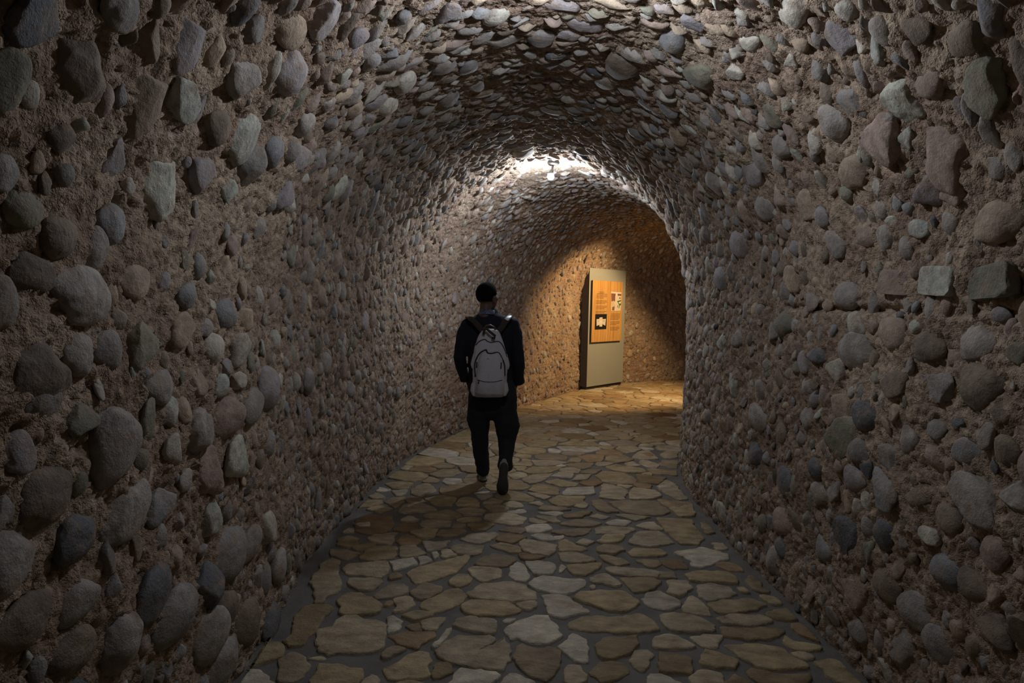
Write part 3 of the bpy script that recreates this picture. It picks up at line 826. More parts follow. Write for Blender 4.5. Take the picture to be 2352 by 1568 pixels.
def remesh(name, bm, vox, mat, smooth=4, parent=None, disp=None):
    me = bpy.data.meshes.new('tmp'); bmesh.ops.recalc_face_normals(bm, faces=bm.faces[:]); bm.to_mesh(me); bm.free()
    o = link('tmp', me); r = o.modifiers.new('r', 'REMESH'); r.mode = 'VOXEL'; r.voxel_size = vox
    if smooth: sm = o.modifiers.new('s', 'SMOOTH'); sm.iterations = smooth; sm.factor = .5
    dg = bpy.context.evaluated_depsgraph_get(); me2 = bpy.data.meshes.new_from_object(o.evaluated_get(dg))
    bpy.data.objects.remove(o); bpy.data.meshes.remove(me); me2.name = name
    if disp:
        n = len(me2.vertices); co = np.empty(n*3, np.float32); me2.vertices.foreach_get('co', co); co = co.reshape(-1, 3)
        no = np.empty(n*3, np.float32); me2.vertices.foreach_get('normal', no); no = no.reshape(-1, 3)
        co = co + no*disp(co.astype(float))[:, None]; me2.vertices.foreach_set('co', co.astype(np.float32).ravel())
    me2.materials.clear(); me2.materials.append(mat)
    for p in me2.polygons: p.use_smooth = True
    return link(name, me2, parent)
def tube(bm, pts, r, n=8, mi=0):
    P = [np.asarray(p, float) for p in pts]; rings = []; m = len(P)
    for i in range(m):
        t = P[min(i+1, m-1)]-P[max(i-1, 0)]; t /= np.linalg.norm(t)
        ref = np.array([0, 0, 1.]) if abs(t[2]) < .9 else np.array([0, 1., 0]); ax = np.cross(t, ref); ax /= np.linalg.norm(ax); ay = np.cross(t, ax)
        rings.append([P[i]+r*(ax*math.cos(2*math.pi*k/n)+ay*math.sin(2*math.pi*k/n)) for k in range(n)])
    tube_rings(bm, rings, True, mi)
def bez(pts, k=6):
    P = np.array(pts, float); Q = np.vstack([2*P[0]-P[1], P, 2*P[-1]-P[-2]]); out = []
    for i in range(1, len(Q)-2):
        for j in range(k):
            t = j/k; out.append(.5*((2*Q[i])+(-Q[i-1]+Q[i+1])*t+(2*Q[i-1]-5*Q[i]+4*Q[i+1]-Q[i+2])*t*t+(-Q[i-1]+3*Q[i]-3*Q[i+1]+Q[i+2])*t**3))
    out.append(P[-1]); return out
def box(bm, lo, hi, mi=0):
    v = [bm.verts.new((x, y, z)) for x in (lo[0], hi[0]) for y in (lo[1], hi[1]) for z in (lo[2], hi[2])]
    for f in ((0,1,3,2), (4,6,7,5), (0,4,5,1), (2,3,7,6), (0,2,6,4), (1,5,7,3)):
        bm.faces.new([v[i] for i in f]).material_index = mi
def lathe(bm, prof, n=28, mi=0):
    rings = [[(r*math.cos(2*math.pi*k/n), r*math.sin(2*math.pi*k/n), z) for k in range(n)] for r, z in prof]
    tube_rings(bm, rings, True, mi)
# ------------------------------------------------------------------ ceiling lamps
m_mount = plain('lamp_mount', (0.05, 0.042, 0.036), .5, 0.0, (60, .25)); m_socket = plain('lamp_socket', (0.16, 0.16, 0.17), .45)
m_bulbs = []
for e_ in BULB_COLD:
    m_, nt, b = new_mat('cold_bulb'); m_bulbs.append(m_)
    b.inputs['Base Color'].default_value = (1, 1, 1, 1)
    b.inputs['Emission Color'].default_value = (0.80, 0.89, 1.0, 1); b.inputs['Emission Strength'].default_value = e_
def ceiling_lamp(P, top, label, tilt=0.10, mat=m_bulbs[0]):
    root = empty('ceiling_lamp', top)
    L = top[2]-P[2]
    bm = bmesh.new(); lathe(bm, [(.012, .03), (.055, .028), (.062, .012), (.060, -.002), (.045, -.014), (.018, -.020)]); bm_obj('mount', bm, m_mount, root)
    d = np.array([P[0]-top[0], P[1]-top[1], P[2]-top[2]]); dn = d/np.linalg.norm(d)
    a = d-dn*.045
    bm = bmesh.new(); loft(bm, [(dn*.01, .009, .009, (0, 1, 0)), (dn*(np.linalg.norm(d)*.45), .010, .010, (0, 1, 0)), (dn*(np.linalg.norm(d)*.5), .017, .017, (0, 1, 0)), (a, .019, .019, (0, 1, 0))], n=16, cap=False)
    bm_obj('socket', bm, m_socket, root)
    bm = bmesh.new(); lathe(bm, [(.012, .054), (.018, .052), (.026, .038), (.0300, .024), (.0285, .024), (.024, .036), (.015, .046)], 28)
    o = bm_obj('collar', bm, m_socket, root); o.location = Vector(d)
    bm = bmesh.new(); lathe(bm, [(.013, .045), (.016, .036), (.026, .022), (.0325, .006), (.033, -.008), (.026, -.024), (.014, -.032), (.004, -.034)], 24)
    o = bm_obj('bulb', bm, mat, root); o.location = Vector(d)
    tag(root, label, 'lamp', 'bare bulbs hanging along the vault'); return root
p1 = at_y(1265, 405, 6.9); u1 = np.interp(p1[1], [5.0, 8.0], [0, 1])
def crown(x, y):
    h = BV.ray_cast(Vector((x, y, 2.0)), Vector((0, 0, 1))); P = np.array(h[0])[None]; return float(P[0, 2])
t1 = at_y(1271, 380, 6.9); 
L1 = ceiling_lamp(p1, (t1[0], t1[1], crown(t1[0], t1[1])-.028), 'small bare cold white bulb glowing on a stem under the vault beyond the walker')
p2 = (.22, 2.76, 2.875)
L2 = ceiling_lamp(p2, (.235, 2.76, crown(.235, 2.76)-.022), 'bare cold white bulb under the vault, overhead between the entrance and the walker', mat=m_bulbs[1])
# warm exhibition spotlight, round the bend out of sight
SP_P = Vector((2.93, 11.0, 2.60)); SP_T = Vector((1.55, 12.0, 0.75))
root = empty('spotlight', SP_P + Vector((.03, -.02, .16)))
m_can = plain('spot_housing', (0.02, 0.02, 0.02), .4)
q = (SP_T-SP_P).to_track_quat('-Z', 'Y').to_matrix().to_4x4()
bm = bmesh.new(); lathe(bm, [(.005, .14), (.045, .13), (.05, .12), (.05, .035), (.047, .035), (.044, .10), (.005, .10)], 24)
bm.transform(Matrix.Translation(SP_P) @ q); keep(bm_obj('housing', bm, m_can), root)
bm = bmesh.new(); tube(bm, [SP_P+Vector((0, 0, .05)), SP_P+Vector((.04, -.02, .12)), SP_P+Vector((.06, -.04, .20))], .011); keep(bm_obj('bracket', bm, m_can), root)
tag(root, 'black spotlight fixed under the vault round the bend, aimed at the information panel', 'lamp')
ld = bpy.data.lights.new('warm_beam', 'SPOT'); ld.energy = SPOT_W; ld.color = (1.0, 0.65, 0.30); ld.spot_size = math.radians(104); ld.spot_blend = .55; ld.shadow_soft_size = .03
lo = bpy.data.objects.new('warm_beam', ld); C.objects.link(lo); lo.matrix_world = Matrix.Translation(SP_P) @ q
# ------------------------------------------------------------------ information panel
A = at_z(1347, 897); B = at_z(1430, 884)
ex = B-A; ex[2] = 0; WB = np.linalg.norm(ex); ex /= WB; ny = np.array([ex[1], -ex[0], 0.0])   # towards the visitor
print('PANEL', A, B, WB)
PM = Matrix(((ex[0], -ny[0], 0, A[0]), (ex[1], -ny[1], 0, A[1]), (0, 0, 1, 0), (0, 0, 0, 1)))   # local: x along the face, y into the wall, z up
panel = empty('information_panel', (0, 0, 0), PM)
def loc(x, y, off=0.0):
    d = ray(x, y); P0 = A+ny*off; t = ((P0-CAM)@ny)/(d@ny); P = CAM+d*t; return float((P-A)@ex), float(P[2])
TOPZ = loc(1395, 618)[1]
m_board = plain('panel_board', (0.31, 0.33, 0.31), .6, 0, (90, .06)); m_dark = plain('panel_plinth', (0.03, 0.026, 0.022), .7); m_side_shade = plain('panel_side_shaded', (0.075, 0.065, 0.058), .7)  # side colour is dark brown because the shade on it is painted in
def wood():
    m, nt, b = new_mat('wood_board'); tc = nd(nt, 'ShaderNodeTexCoord').outputs['Object']
    mp = nd(nt, 'ShaderNodeMapping'); mp.inputs['Scale'].default_value = (14, 14, .7); nt.links.new(tc, mp.inputs['Vector'])
    f = noise_n(nt, mp.outputs[0], 2.5, 5, .6)
    c = ramp_n(nt, f, [(0.3, (0.42, 0.20, 0.055)), (0.5, (0.56, 0.31, 0.10)), (0.72, (0.66, 0.41, 0.16))])
    nt.links.new(c, b.inputs['Base Color']); b.inputs['Roughness'].default_value = .42; return m
m_wood = wood(); m_edge = plain('wood_edge', (0.05, 0.03, 0.018), .7)
bm = bmesh.new(); box(bm, (0, 0, .065), (WB, .145, TOPZ)); o = bm_obj('board', bm, [m_board, m_side_shade], panel, False, .004)
for p in o.data.polygons:
    if abs(p.normal.y) < .5: p.material_index = 1
bm = bmesh.new(); box(bm, (.02, .03, .003), (WB-.02, .115, .07)); bm_obj('plinth', bm, m_dark, panel, False)
u0, z1 = loc(1362, 643, .045); u1_, _ = loc(1431, 640, .045); _, z0 = loc(1359, 786, .045)
bm = bmesh.new(); box(bm, (u0, -.045, z0), (u1_, -.022, z1)); wd = bm_obj('wooden_board', bm, [m_wood, m_edge], panel, False, .0015)
for p in wd.data.polygons:
    if abs(p.normal.y) < .5: p.material_index = 1
bm = bmesh.new(); box(bm, (u0+.04, -.023, z0+.05), (u1_-.04, .002, z1-.05)); bm_obj('spacer', bm, m_dark, panel, False)
PU = lambda x: u0+(x-1360)/(1428.5-1360)*(u1_-u0)          # face coordinates from the plaque's own corners
PZ = lambda x, y: z1-(y-(642.5-(x-1361)*.075))/(144.5-(x-1361)*.072)*(z1-z0)
m_ink = plain('print_ink', (0.13, 0.065, 0.025), .6)
FY = -.0452
def text_block(x0, x1, y0, y1, n, gaps=()):
    bm = bmesh.new(); rr = random.Random(int(x0)); a, b_ = PU(x0), PU(x1); za, zb = PZ((x0+x1)/2, y0), PZ((x0+x1)/2, y1)
    for k in range(n):
        if k in gaps: continue
        z = za+(zb-za)*k/(n-1); h = abs(za-zb)/(n-1)*.20; u = a+(0.02 if k == 0 and n > 12 else 0)
        end = b_ - (rr.random()*.12 if (k+1) in gaps or k == n-1 else rr.random()*.012)
        while u < end:
            wl = min(.010+.028*rr.random(), end-u)
            if wl > .004: box(bm, (u, FY, z-h), (u+wl, FY+.0012, z+h))
            u += wl+.0055
    return tag(bm_obj('printed_text', bm, m_ink, wd, False), kind='stuff')
text_block(1368, 1393, 672, 716, 15, (4, 8, 12)); text_block(1401.5, 1424, 715, 753, 13, (5, 9))
bm = bmesh.new(); rr = random.Random(3)
for y in (667.5, 669.8):
    u = PU(1374)
    for wl in (.03, .05, .035, .03):
        box(bm, (u, FY, PZ(1381, y)-.0045), (u+wl, FY+.0012, PZ(1381, y)+.0045)); u += wl+.008
bm_obj('printed_heading', bm, m_ink, wd, False)
def flat_poly(bm, pts, y, mi):
    f = bm.faces.new([bm.verts.new((PU(px), y, PZ(px, py))) for px, py in pts]); f.material_index = mi
mc = [plain('print_'+n, c, .5) for n, c in (('white', (.72, .68, .60)), ('maroon', (.22, .10, .075)), ('sand', (.60, .47, .30)), ('green', (.03, .13, .04)), ('black', (.012, .012, .014)), ('cream', (.66, .60, .50)), ('bone', (.50, .43, .33)))]
_q = 0; bm = bmesh.new()
flat_poly(bm, [(1401, 664), (1425.5, 662.5), (1425, 705.5), (1403, 709)], FY-.0004, 0)
for pts, mi in [([(1401.5, 667.5), (1412, 667), (1411, 686), (1402.5, 687)], 1), ([(1416.5, 666.5), (1425.3, 666), (1425.3, 671), (1416.5, 671.5)], 1), ([(1402.5, 687), (1409, 684), (1411, 696), (1404, 701)], 2),
                ([(1404.5, 700), (1410.5, 697), (1410, 707), (1404.5, 708)], 1), ([(1411, 673), (1425.2, 672), (1424.8, 704), (1411, 706)], 5), ([(1415.5, 684.5), (1425, 680.5), (1425, 683.5), (1418.5, 686.5), (1422.5, 691), (1421, 693)], 3),
                ([(1420.5, 692), (1425, 687.5), (1425, 693), (1422, 694), (1421.5, 700), (1420, 701)], 3), ([(1417, 695), (1418.5, 693), (1418, 699), (1416.5, 699)], 3), ([(1420.5, 675), (1424, 674.5), (1424, 678), (1420.5, 678)], 1)]:
    _q += 1; flat_poly(bm, pts, FY-.0006-.00012*_q, mi)
for f in bm.faces: f.normal_update()
me = bpy.data.meshes.new('colour_picture'); bm.to_mesh(me); bm.free(); [me.materials.append(m) for m in mc]; link('colour_picture', me, wd)
bm = bmesh.new()
flat_poly(bm, [(1367, 720.5), (1393, 717.5), (1392.5, 753), (1366.5, 757)], FY-.0004, 4)
flat_poly(bm, [(1370, 732), (1376, 731), (1376.5, 727.5), (1383, 726), (1383.5, 730.5), (1391, 729), (1390, 745.5), (1383.5, 742), (1383, 748), (1377, 748.5), (1376.5, 744.5), (1370.5, 748)], FY-.0009, 5)
flat_poly(bm, [(1377, 735.5), (1379.8, 733.5), (1382.5, 735), (1382.5, 739.5), (1379.8, 741.5), (1377, 740.5)], FY-.0013, 0)
flat_poly(bm, [(1372, 735), (1376, 734), (1376, 737), (1373, 738)], FY-.0013, 6); flat_poly(bm, [(1384, 733), (1388.5, 732), (1388, 736), (1384, 737)], FY-.0013, 6)
me = bpy.data.meshes.new('artefact_picture'); bm.to_mesh(me); bm.free(); [me.materials.append(m) for m in mc]; link('artefact_picture', me, wd)
tag(panel, 'tall grey-green standing panel with a lit wooden text board, round the bend', 'information panel')
# ------------------------------------------------------------------ the walker
Y0 = 5.75
person = empty('person', (at_y(1130, 1120, Y0)[0], Y0, 0))
m_skin = plain('skin', (0.11, 0.06, 0.042), .55, 0, (70, .12)); m_hair = plain('hair', (0.004, 0.0035, 0.0035), 1.0, 0, (240, .5)); m_hair.node_tree.nodes['Principled BSDF'].inputs['Specular IOR Level'].default_value = .1
m_swt = plain('sweater', (0.006, 0.007, 0.014), .9, 0, (180, .3)); m_trs = plain('trousers', (0.010, 0.011, 0.016), .85, 0, (160, .3))
m_shoe = plain('shoe_upper', (0.30, 0.30, 0.33), .7, 0, (90, .1)); m_sole = plain('shoe_sole', (0.055, 0.05, 0.042), .85, 0, (120, .25)); m_mid = plain('shoe_midsole', (0.42, 0.41, 0.40), .7)
def pk(x, y, dy, rx, ry, ref=(0, 1, 0)):
    Y = Y0+dy; return (at_y(x, y, Y), rx*Y/FPX, ry, ref)
TORSO = [(1123, 716, .01, 21, .060), (1123, 722, .01, 27, .065), (1123, 730, .005, 44, .080), (1124, 742, 0, 58, .098), (1124, 760, 0, 60, .112), (1124, 785, 0, 55, .120), (1124, 815, 0, 50, .118), (1125, 850, .005, 49, .115), (1127, 876, .005, 51, .120), (1128, 889, .005, 52, .122)]
ARML = [(1077, 748, 0, 19, .066), (1066, 768, -.005, 17.5, .062), (1060, 795, -.02, 15.5, .056), (1056, 822, -.03, 14.5, .054), (1060, 845, .03, 13, .048), (1068, 866, .10, 12, .044)]
ARMR = [(1174, 745, 0, 19, .066), (1183, 768, -.005, 17, .062), (1187, 795, -.02, 15, .056), (1191, 832, -.03, 15, .054), (1190, 856, .03, 14, .050), (1190, 874, .09, 13, .046)]
def fold(P): return .0035*perlin(P*np.array([1, 1, 1.6]), .07, 51)+.0015*perlin(P, .025, 52)
# body: one continuous figure
yaw = Matrix.Rotation(math.radians(-36), 4, 'Z'); HC = Vector(at_y(1120, 682, Y0+.005))
HM = Matrix.Translation(HC) @ yaw @ Matrix.Rotation(math.radians(3), 4, 'X')
bm = bmesh.new(); hb = bmesh.new()
ball(hb, (0, -.012, .022), (.076, .095, .092)); ball(hb, (0, .030, -.045), (.058, .062, .062)); ball(hb, (0, .060, -.088), (.030, .026, .022))
loft(hb, [((0, .086, .018), .009, .010), ((0, .098, -.012), .011, .012), ((0, .108, -.034), .015, .012)], 12)
ball(hb, (0, .085, .030), (.045, .012, .010)); ball(hb, (0, .088, -.062), (.024, .011, .009)); ball(hb, (-.035, .062, -.020), (.022, .025, .022)); ball(hb, (.035, .062, -.020), (.022, .025, .022))
for s in (-1, 1): ball(hb, (s*.078, -.010, -.018), (.009, .020, .031)); ball(hb, (s*.082, -.018, -.006), (.008, .012, .018))
loft(hb, [((0, -.015, -.04), .052, .055, (0, 1, 0)), ((0, -.022, -.10), .053, .057, (0, 1, 0)), ((0, -.030, -.16), .060, .062, (0, 1, 0))])
hb.transform(HM); tmp = bpy.data.meshes.new('t'); hb.to_mesh(tmp); hb.free(); bm.from_mesh(tmp); bpy.data.meshes.remove(tmp)
loft(bm, [pk(x, y, d, rx*.86, ry*.86) for x, y, d, rx, ry in TORSO]+[pk(1130, 915, 0, 46, .10)])
LEGL = [(1104, 912, 0, 29, .125), (1101, 945, .0, 27, .108), (1100, 966, .02, 26, .098), (1102, 990, .03, 21.5, .085), (1103, 1020, .05, 19, .075), (1106, 1050, .09, 17.5, .068), (1109, 1072, .12, 15.5, .060), (1110, 1081, .135, 13.5, .054)]
LEGR = [(1158, 912, 0, 30, .125), (1159, 942, 0, 29, .112), (1163, 972, -.02, 28, .100), (1165, 995, -.02, 25, .09), (1164, 1012, -.02, 20.5, .080), (1163, 1035, -.07, 18, .07), (1162, 1056, -.13, 15.5, .062), (1160, 1068, -.155, 16, .058)]
loft(bm, [pk(x, y, d, rx*.7, ry*.72) for x, y, d, rx, ry in LEGL]); loft(bm, [pk(x, y, d, rx*.7, ry*.72) for x, y, d, rx, ry in LEGR[:-1]])
def hand(bm, W, side):
    """W wrist; the hand slides down into the front pocket, thumb outside"""
    W = np.array(W); dirn = np.array([-side*.25, .10, -.96]); dirn /= np.linalg.norm(dirn); ac = np.array([0, 1., 0]); ac = ac-dirn*(ac@dirn); ac /= np.linalg.norm(ac); nr = np.cross(dirn, ac)
    loft(bm, [(W-dirn*.08, .026, .030, ac), (W, .020, .027, ac), (W+dirn*.03, .016, .036, ac), (W+dirn*.075, .015, .041, ac), (W+dirn*.092, .013, .039, ac)], 16)
    for k, (o, L) in enumerate(((.031, .070), (.010, .078), (-.011, .073), (-.031, .058))):
        b0 = W+dirn*.085+ac*o; cur = -nr*side
        loft(bm, [(b0, .0092, .0092, ac), (b0+dirn*L*.45+cur*.004, .0085, .0085, ac), (b0+dirn*L*.75+cur*.014, .0078, .0078, ac), (b0+dirn*L*.95+cur*.026, .007, .007, ac)], 10)
    b0 = W+dirn*.025+ac*.033
    loft(bm, [(b0, .012, .012, nr), (b0+dirn*.022+ac*.022, .0105, .0105, nr), (b0+dirn*.048+ac*.036, .009, .009, nr), (b0+dirn*.066+ac*.038, .008, .008, nr)], 10)
for pts, side in ((ARML, -1), (ARMR, 1)):
    loft(bm, [pk(x, y, d, rx*.7, ry*.7) for x, y, d, rx, ry in pts]); 
WL_ = at_y(1074, 874, Y0+.115); WR_ = at_y(1186, 880, Y0+.105)
hand(bm, WL_, -1); hand(bm, WR_, 1)
keep(remesh('body', bm, .0052, m_skin, 2), person)
# hair
V, Fc = ICO[4]; V = V.copy(); Hh = V*np.array([.0835, .104, .098])+np.array([0, -.014, .028])
face = np.clip((V[:, 1]-.42)/.25, 0, 1)*np.clip((.42-V[:, 2])/.25, 0, 1); nape = np.clip((-.62-V[:, 2])/.2, 0, 1); side_ = np.clip((V[:, 1]+.05)/.3, 0, 1)*np.clip((-.05-V[:, 2])/.2, 0, 1)
k_ = 1-.2*np.clip(face+nape+side_, 0, 1); Hh = (Hh-np.array([0, -.014, .028]))*k_[:, None]+np.array([0, -.014, .028])
Hh = Hh*(1+.010*perlin(V, .12, 61)+.006*perlin(V, .05, 62))[:, None]
me = mesh_np('hair', Hh, Fc, [m_hair]); me.transform(HM); keep(link('hair', me), person)
m_eye = plain('eye_white', (.5, .48, .45), .3); m_frame = plain('glasses_frame', (.015, .014, .014), .3); m_lens, nt, b = new_mat('lens'); b.inputs['Base Color'].default_value = (.8, .85, .9, 1); b.inputs['Transmission Weight'].default_value = 1; b.inputs['Roughness'].default_value = .02; b.inputs['IOR'].default_value = 1.1
for s in (-1, 1):
    bm = bmesh.new(); ball(bm, (s*.031, .074, .008), (.012, .012, .012), sub=2); bm.transform(HM); keep(bm_obj('eye', bm, m_eye), person)
bm = bmesh.new()
for s in (-1, 1):
    tube(bm, [(s*.033+.023*math.copysign(abs(math.cos(a))**.6, math.cos(a)), .099-abs(s*.033+.023*math.cos(a))*.15, .004+.015*math.copysign(abs(math.sin(a))**.6, math.sin(a))) for a in np.linspace(0, 2*math.pi, 28)], .0017, 6)
    tube(bm, [(s*.056, .090, .010), (s*.074, .055, .010), (s*.084, .0, .004), (s*.082, -.022, -.010)], .0016, 6)
tube(bm, [(-.011, .098, .008), (0, .101, .011), (.011, .098, .008)], .0016, 6)
bm.transform(HM); G = keep(bm_obj('glasses', bm, m_frame), person)
# clothes
bm = bmesh.new(); loft(bm, [pk(*t) for t in TORSO], 28); loft(bm, [pk(*t) for t in ARML]); loft(bm, [pk(*t) for t in ARMR])
loft(bm, [pk(1067, 862, .085, 13, .046), pk(1070, 870, .105, 14.5, .052)], cap=False); loft(bm, [pk(1190, 868, .075, 14, .048), pk(1191, 878, .095, 15.5, .054)], cap=False)
keep(remesh('sweater', bm, .0075, m_swt, 4, None, fold), person)
bm = bmesh.new(); loft(bm, [pk(1129, 880, .005, 50, .118), pk(1131, 897, 0, 55, .128), pk(1132, 918, 0, 56, .130), pk(1131, 934, 0, 54, .125)], 28)
loft(bm, [pk(*t) for t in LEGL]); loft(bm, [pk(*t) for t in LEGR])
loft(bm, [pk(1082, 946, 0, 9, .065), pk(1081, 962, .01, 9.5, .07), pk(1084, 978, .02, 7, .06)]); loft(bm, [pk(1181, 956, -.01, 9, .065), pk(1184, 976, -.02, 10.5, .07), pk(1183, 993, -.02, 7.5, .06)])
loft(bm, [pk(1109, 1076, .13, 16, .062), pk(1110, 1088, .14, 13.5, .050)], cap=False); loft(bm, [pk(1161, 1056, -.13, 17, .064), pk(1160, 1070, -.16, 18.5, .060)])
keep(remesh('trousers', bm, .0075, m_trs, 4, None, lambda P: 1.5*fold(P)), person)
# check shirt collar
m_col, nt, b = new_mat('check_collar'); tc = nd(nt, 'ShaderNodeTexCoord').outputs['Object']; ck = nd(nt, 'ShaderNodeTexChecker'); ck.inputs['Scale'].default_value = 90; nt.links.new(tc, ck.inputs['Vector'])
ck.inputs[1].default_value = (.04, .06, .14, 1); ck.inputs[2].default_value = (.14, .16, .24, 1); nt.links.new(ck.outputs[0], b.inputs['Base Color'])
c0 = np.array(at_y(1120, 716, Y0-.0)); bm = bmesh.new(); rings = []
for r_, z_ in ((.070, -.030), (.065, .006), (.067, .010), (.071, .006), (.079, -.028)):
    rings.append([c0+np.array([r_*math.cos(a), r_*1.08*math.sin(a), z_-.012*math.sin(a)]) for a in np.linspace(0, 2*math.pi, 33)[:-1]])
tube_rings(bm, rings, False); keep(bm_obj('shirt_collar', bm, m_col), person)
# shoes
def foot_half(t): return float(np.interp(t, [0, .02, .06, .14, .28, .42, .56, .70, .82, .91, .97, 1], [.004, .017, .028, .036, .036, .034, .041, .050, .049, .040, .024, .004]))
def shoe(Mx):
    g = []
    L = .285; ts = np.concatenate([np.linspace(0, .15, 6)[:-1], np.linspace(.15, .85, 15)[:-1], np.linspace(.85, 1, 7)])
    def outline(z, k=1.0): 
        a = [(foot_half(t)*k-.004*(.3 < t < .8), t*L, z+(.03*max(0, t-.72)**1.2)) for t in ts]; b_ = [(-foot_half(t)*k, t*L, z+(.03*max(0, t-.72)**1.2)) for t in ts[::-1]]
        return a+b_
    bm = bmesh.new(); tube_rings(bm, [outline(0, .96), outline(.004, 1.0), outline(.012, 1.0)]); bm.transform(Mx); g.append(bm_obj('outsole', bm, m_sole))
    bm = bmesh.new(); tube_rings(bm, [outline(.012, 1.0), outline(.022, 1.03), outline(.030, 1.0)]); bm.transform(Mx); g.append(bm_obj('midsole', bm, m_mid))
    bm = bmesh.new(); pts = []
    for t, zc, rz in ((.035, .052, .030), (.10, .058, .040), (.22, .058, .046), (.36, .056, .044), (.5, .048, .036), (.64, .040, .030), (.8, .034, .024), (.92, .030, .018)):
        pts.append(((0, t*L, zc), foot_half(t)*1.0+.001, rz, (0, 0, 1)))
    loft(bm, pts, 24); loft(bm, [((0, .055, .07), .034, .036), ((0, .05, .105), .033, .036)], 20, cap=False); bm.transform(Mx); g.append(bm_obj('upper', bm, m_shoe))
    return g
def shoe_thing(Mx):
    e = empty('shoe', Mx.to_translation()); 
    for o in shoe(Mx): keep(o, e)
    keep(e, person); return e
hx = at_y(1110, 1108, 5.9)[0]
shoe_thing(Matrix.Translation((hx, 5.885, .014)) @ Matrix.Rotation(math.radians(3), 4, 'Z'))
hr = at_y(1157, 1100, 5.49)[0]
Rm = Matrix(((1, 0, 0, hr), (0, .12, .993, 5.475), (0, -.993, .12, .285), (0, 0, 0, 1)))
shoe_thing(Rm @ Matrix.Rotation(math.radians(2), 4, 'Z'))
tag(person, 'man walking away in a dark sweater and dark trousers, head turned to his right side', 'person')
person['label'] = 'man in dark sweater, dark trousers and pale shoes walking away with a rucksack'
# ------------------------------------------------------------------ backpack
m_bag = plain('bag_canvas', (0.50, 0.485, 0.52), .85, 0, (200, .08)); m_bag2 = plain('bag_canvas_base', (0.43, 0.42, 0.44), .85, 0, (200, .1))
m_zip = plain('bag_zip', (0.018, 0.018, 0.022), .5); m_lea = plain('bag_leather', (0.10, 0.045, 0.02), .5, 0, (60, .25)); m_web = plain('bag_strap', (0.035, 0.024, 0.018), .8, 0, (140, .2)); m_lab = plain('bag_label', (0.09, 0.09, 0.10), .7); m_glint = plain('strap_glint', (0.55, 0.58, 0.65), .25, .3)
bag = empty('backpack', (at_y(1125, 905, 5.55)[0], 5.55, float(at_y(1125, 905, 5.55)[2])))
YB = 5.615
def bagsec(secs, yback, n=28, sq=3.2, name='main_body', mat=m_bag, disp=None, vox=.006):
    bm = bmesh.new(); pts = []
    for y, xc, hw, d in secs:
        Yf = yback-d; Pm = at_y(xc, y, Yf); s = Yf/FPX
        pts.append((np.array([Pm[0], yback-d/2, Pm[2]]), hw*s, d/2, (0, 1, 0)))
    rings = []
    for c, rx, ry, _ in pts:
        rings.append([c+np.array([rx*math.copysign(abs(math.cos(a))**(2/sq), math.cos(a)), ry*math.copysign(abs(math.sin(a))**(2/sq), math.sin(a)), 0]) for a in np.linspace(0, 2*math.pi, n+1)[:-1]])
    tube_rings(bm, rings)
    return keep(remesh(name, bm, vox, mat, 5, None, disp), bag)
crz = lambda P: .004*perlin(P*np.array([1, 1, .7]), .06, 71)+.0015*perlin(P, .02, 72)
main = bagsec([(755, 1126, 9, .05), (759, 1126, 18, .075), (766, 1125, 24, .09), (780, 1124, 30, .11), (800, 1124, 35.5, .125), (825, 1126, 40, .14), (850, 1125, 41, .15), (875, 1124, 40, .155), (895, 1123, 41, .155), (907, 1122, 38, .15), (913, 1122, 33, .13)], YB, disp=crz)
fp = bagsec([(806, 1126, 16, .15), (811, 1126, 23, .165), (825, 1126, 29, .18), (850, 1126, 33, .19), (880, 1125, 35, .195), (903, 1124, 35, .19), (910, 1123, 32, .17)], YB, name='front_pocket', disp=crz)
lp = bagsec([(873, 1125, 32, .192), (877, 1125, 33, .204), (892, 1124, 33.5, .212), (905, 1124, 33, .208), (911, 1124, 30, .185)], YB, name='lower_pocket', mat=m_bag2, disp=crz)
for x, xt, y0 in ((1087, 1087, 872), (1161, 1163, 872)):
    bm = bmesh.new(); loft(bm, [pk(xt+(3 if x < 1120 else -3), y0, -.22, 3.5, .035), pk(x+(1 if x < 1120 else -1), y0+12, -.22, 6.5, .052), pk(x, y0+24, -.22, 7.5, .055), pk(x+(2 if x < 1120 else -2), y0+33, -.22, 5.5, .05)], 18); keep(remesh('side_pocket', bm, .005, m_bag, 3, None, crz), bag)
for x, y in ((1084, 838), (1168, 840)):
    bm = bmesh.new(); loft(bm, [pk(x+(6 if x < 1120 else -6), y-26, -.20, 3, .03), pk(x+(3 if x < 1120 else -3), y-12, -.20, 4, .04), pk(x+(1 if x < 1120 else -1), y-2, -.20, 4.2, .045), pk(x+(2 if x < 1120 else -2), y+6, -.20, 3, .04)], 14); keep(remesh('side_wing', bm, .005, m_bag, 3), bag)
bpy.context.view_layer.update(); dg = bpy.context.evaluated_depsgraph_get()
trees = []
for o in (main, fp, lp):
    vs_ = [o.matrix_world @ v.co for v in o.data.vertices]; trees.append(BVHTree.FromPolygons(vs_, [tuple(p.vertices) for p in o.data.polygons]))
def on_bag(x, y, which=(0, 1, 2)):
    d = Vector(ray(x, y)).normalized(); best = None
    for i in which:
        h = trees[i].ray_cast(Vector(CAM), d)
        if h[0] is not None and (best is None or h[3] < best[1]): best = (h[0], h[3])
    return np.array(best[0])+np.array([0, -.0015, 0]) if best else None
Z = lambda L: [(980+a/5.2267, 620+b_/5.2267) for a, b_ in L]
def zipper(L, r=.0045, which=(0, 1, 2), name='zip'):
    P = [on_bag(x, y, which) for x, y in bez(Z(L), 5)]; P = [p for p in P if p is not None]
    bm = bmesh.new(); tube(bm, P, r, 6); keep(bm_obj(name, bm, m_zip), bag)
zipper([(590, 900), (640, 850), (700, 832), (725, 852), (775, 868), (860, 856), (905, 895), (940, 970), (965, 1050)])
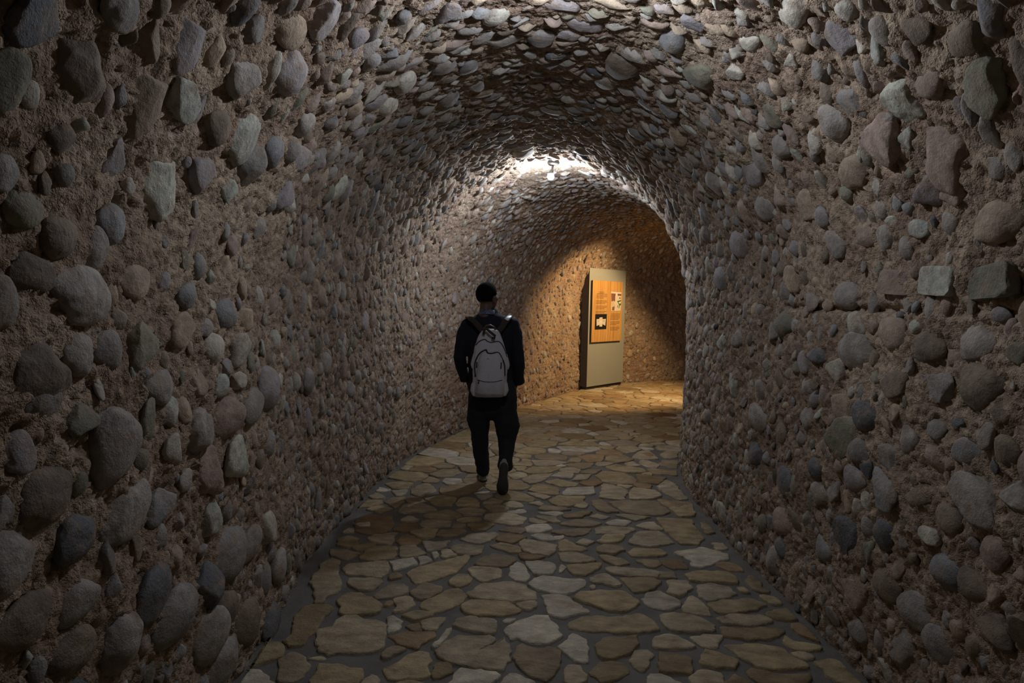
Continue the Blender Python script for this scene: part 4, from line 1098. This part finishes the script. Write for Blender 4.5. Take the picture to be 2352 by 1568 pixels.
zipper([(585, 1280), (578, 1150), (595, 1070), (640, 995), (712, 957), (728, 990), (775, 1000), (858, 990), (900, 1050), (935, 1140), (938, 1270)], .0062)
zipper([(610, 1318), (690, 1338), (800, 1343), (905, 1322)], .003)
def pull(x, y, w_, h_):
    a = on_bag(x, y); b_ = on_bag(x-1, y+h_)
    if a is None or b_ is None: return
    bm = bmesh.new(); loft(bm, [(a+(0, -.004, 0), w_, .002, (0, 1, 0)), (b_+(0, -.004, 0), w_, .002, (0, 1, 0))], 8, cap=False); keep(bm_obj('zip_pull', bm, m_zip), bag)
pull(1095.5, 831, .005, 13); pull(1151.5, 832, .005, 15); pull(1100, 874, .005, 7)
a = on_bag(1118, 823.5); b_ = on_bag(1123.5, 823.8); bm = bmesh.new(); loft(bm, [(a, .0018, .001, (0, 1, 0)), (b_, .0018, .001, (0, 1, 0))], 6, cap=False); keep(bm_obj('label_tab', bm, m_lab), bag)
for side, L in (('l', [((1108, 760), 5.585, (0, -1, 0)), ((1101, 751), 5.592, (0, -1, 0)), ((1090, 738), 5.60, (0, -1, 0)), ((1080, 731), 5.635, (0, -.8, .6)), ((1075, 728), 5.69, (0, -.3, .95)), ((1075, 728), 5.76, (0, .2, 1)), ((1077, 734), 5.84, (0, 1, .4)), ((1080, 755), 5.875, (0, 1, 0)), ((1084, 790), 5.885, (0, 1, 0))]),
                 ('r', [((1146, 760), 5.585, (0, -1, 0)), ((1153, 750), 5.592, (0, -1, 0)), ((1162, 737), 5.60, (0, -1, 0)), ((1169, 730), 5.635, (0, -.8, .6)), ((1171, 726), 5.69, (0, -.3, .95)), ((1171, 725.5), 5.76, (0, .2, 1)), ((1170, 732), 5.84, (0, 1, .4)), ((1168, 755), 5.875, (0, 1, 0)), ((1164, 790), 5.885, (0, 1, 0))])):
    bm = bmesh.new(); loft(bm, [(at_y(p[0], p[1], Y), .024, .007, ref) for p, Y, ref in L], 14, sq=3); keep(bm_obj('shoulder_strap', bm, m_web), bag)
bm = bmesh.new(); loft(bm, [(at_y(1163, 734, 5.588), .020, .004, (0, -1, .5)), (at_y(1169, 728, 5.62), .021, .004, (0, -.8, .8)), (at_y(1171, 724.5, 5.665), .021, .004, (0, -.4, 1))], 10, sq=3); o = keep(bm_obj('strap_highlight', bm, m_glint), bag); o['label'] = 'pale painted-in highlight on the right shoulder strap'  # pale strip laid on the strap to stand for a highlight
bm = bmesh.new(); loft(bm, [(at_y(1110, 756, 5.56), .010, .004, (0, -1, 0)), (at_y(1116, 748, 5.54), .011, .004, (0, -.6, .8)), (at_y(1126, 746, 5.54), .012, .005, (0, -.3, 1)), (at_y(1135, 751, 5.55), .010, .004, (0, -.6, .8)), (at_y(1138, 757, 5.56), .010, .004, (0, -1, 0))], 12); o = keep(bm_obj('handle', bm, m_lea), bag); o['label'] = 'brown leather carry handle'
bm = bmesh.new(); loft(bm, [(at_y(x, y, 5.475+dy), .011, .0035, (0, -1, .3)) for x, y, dy in ((1111, 768, .02), (1112, 758, .01), (1118, 755, .0), (1126, 762, -.02), (1137, 771, -.02), (1136, 776, -.01), (1130, 776, 0))], 10); o = keep(bm_obj('grab_loop', bm, m_web), bag)
tag(bag, 'pale grey canvas backpack with dark curved zips worn by the walker', 'backpack')
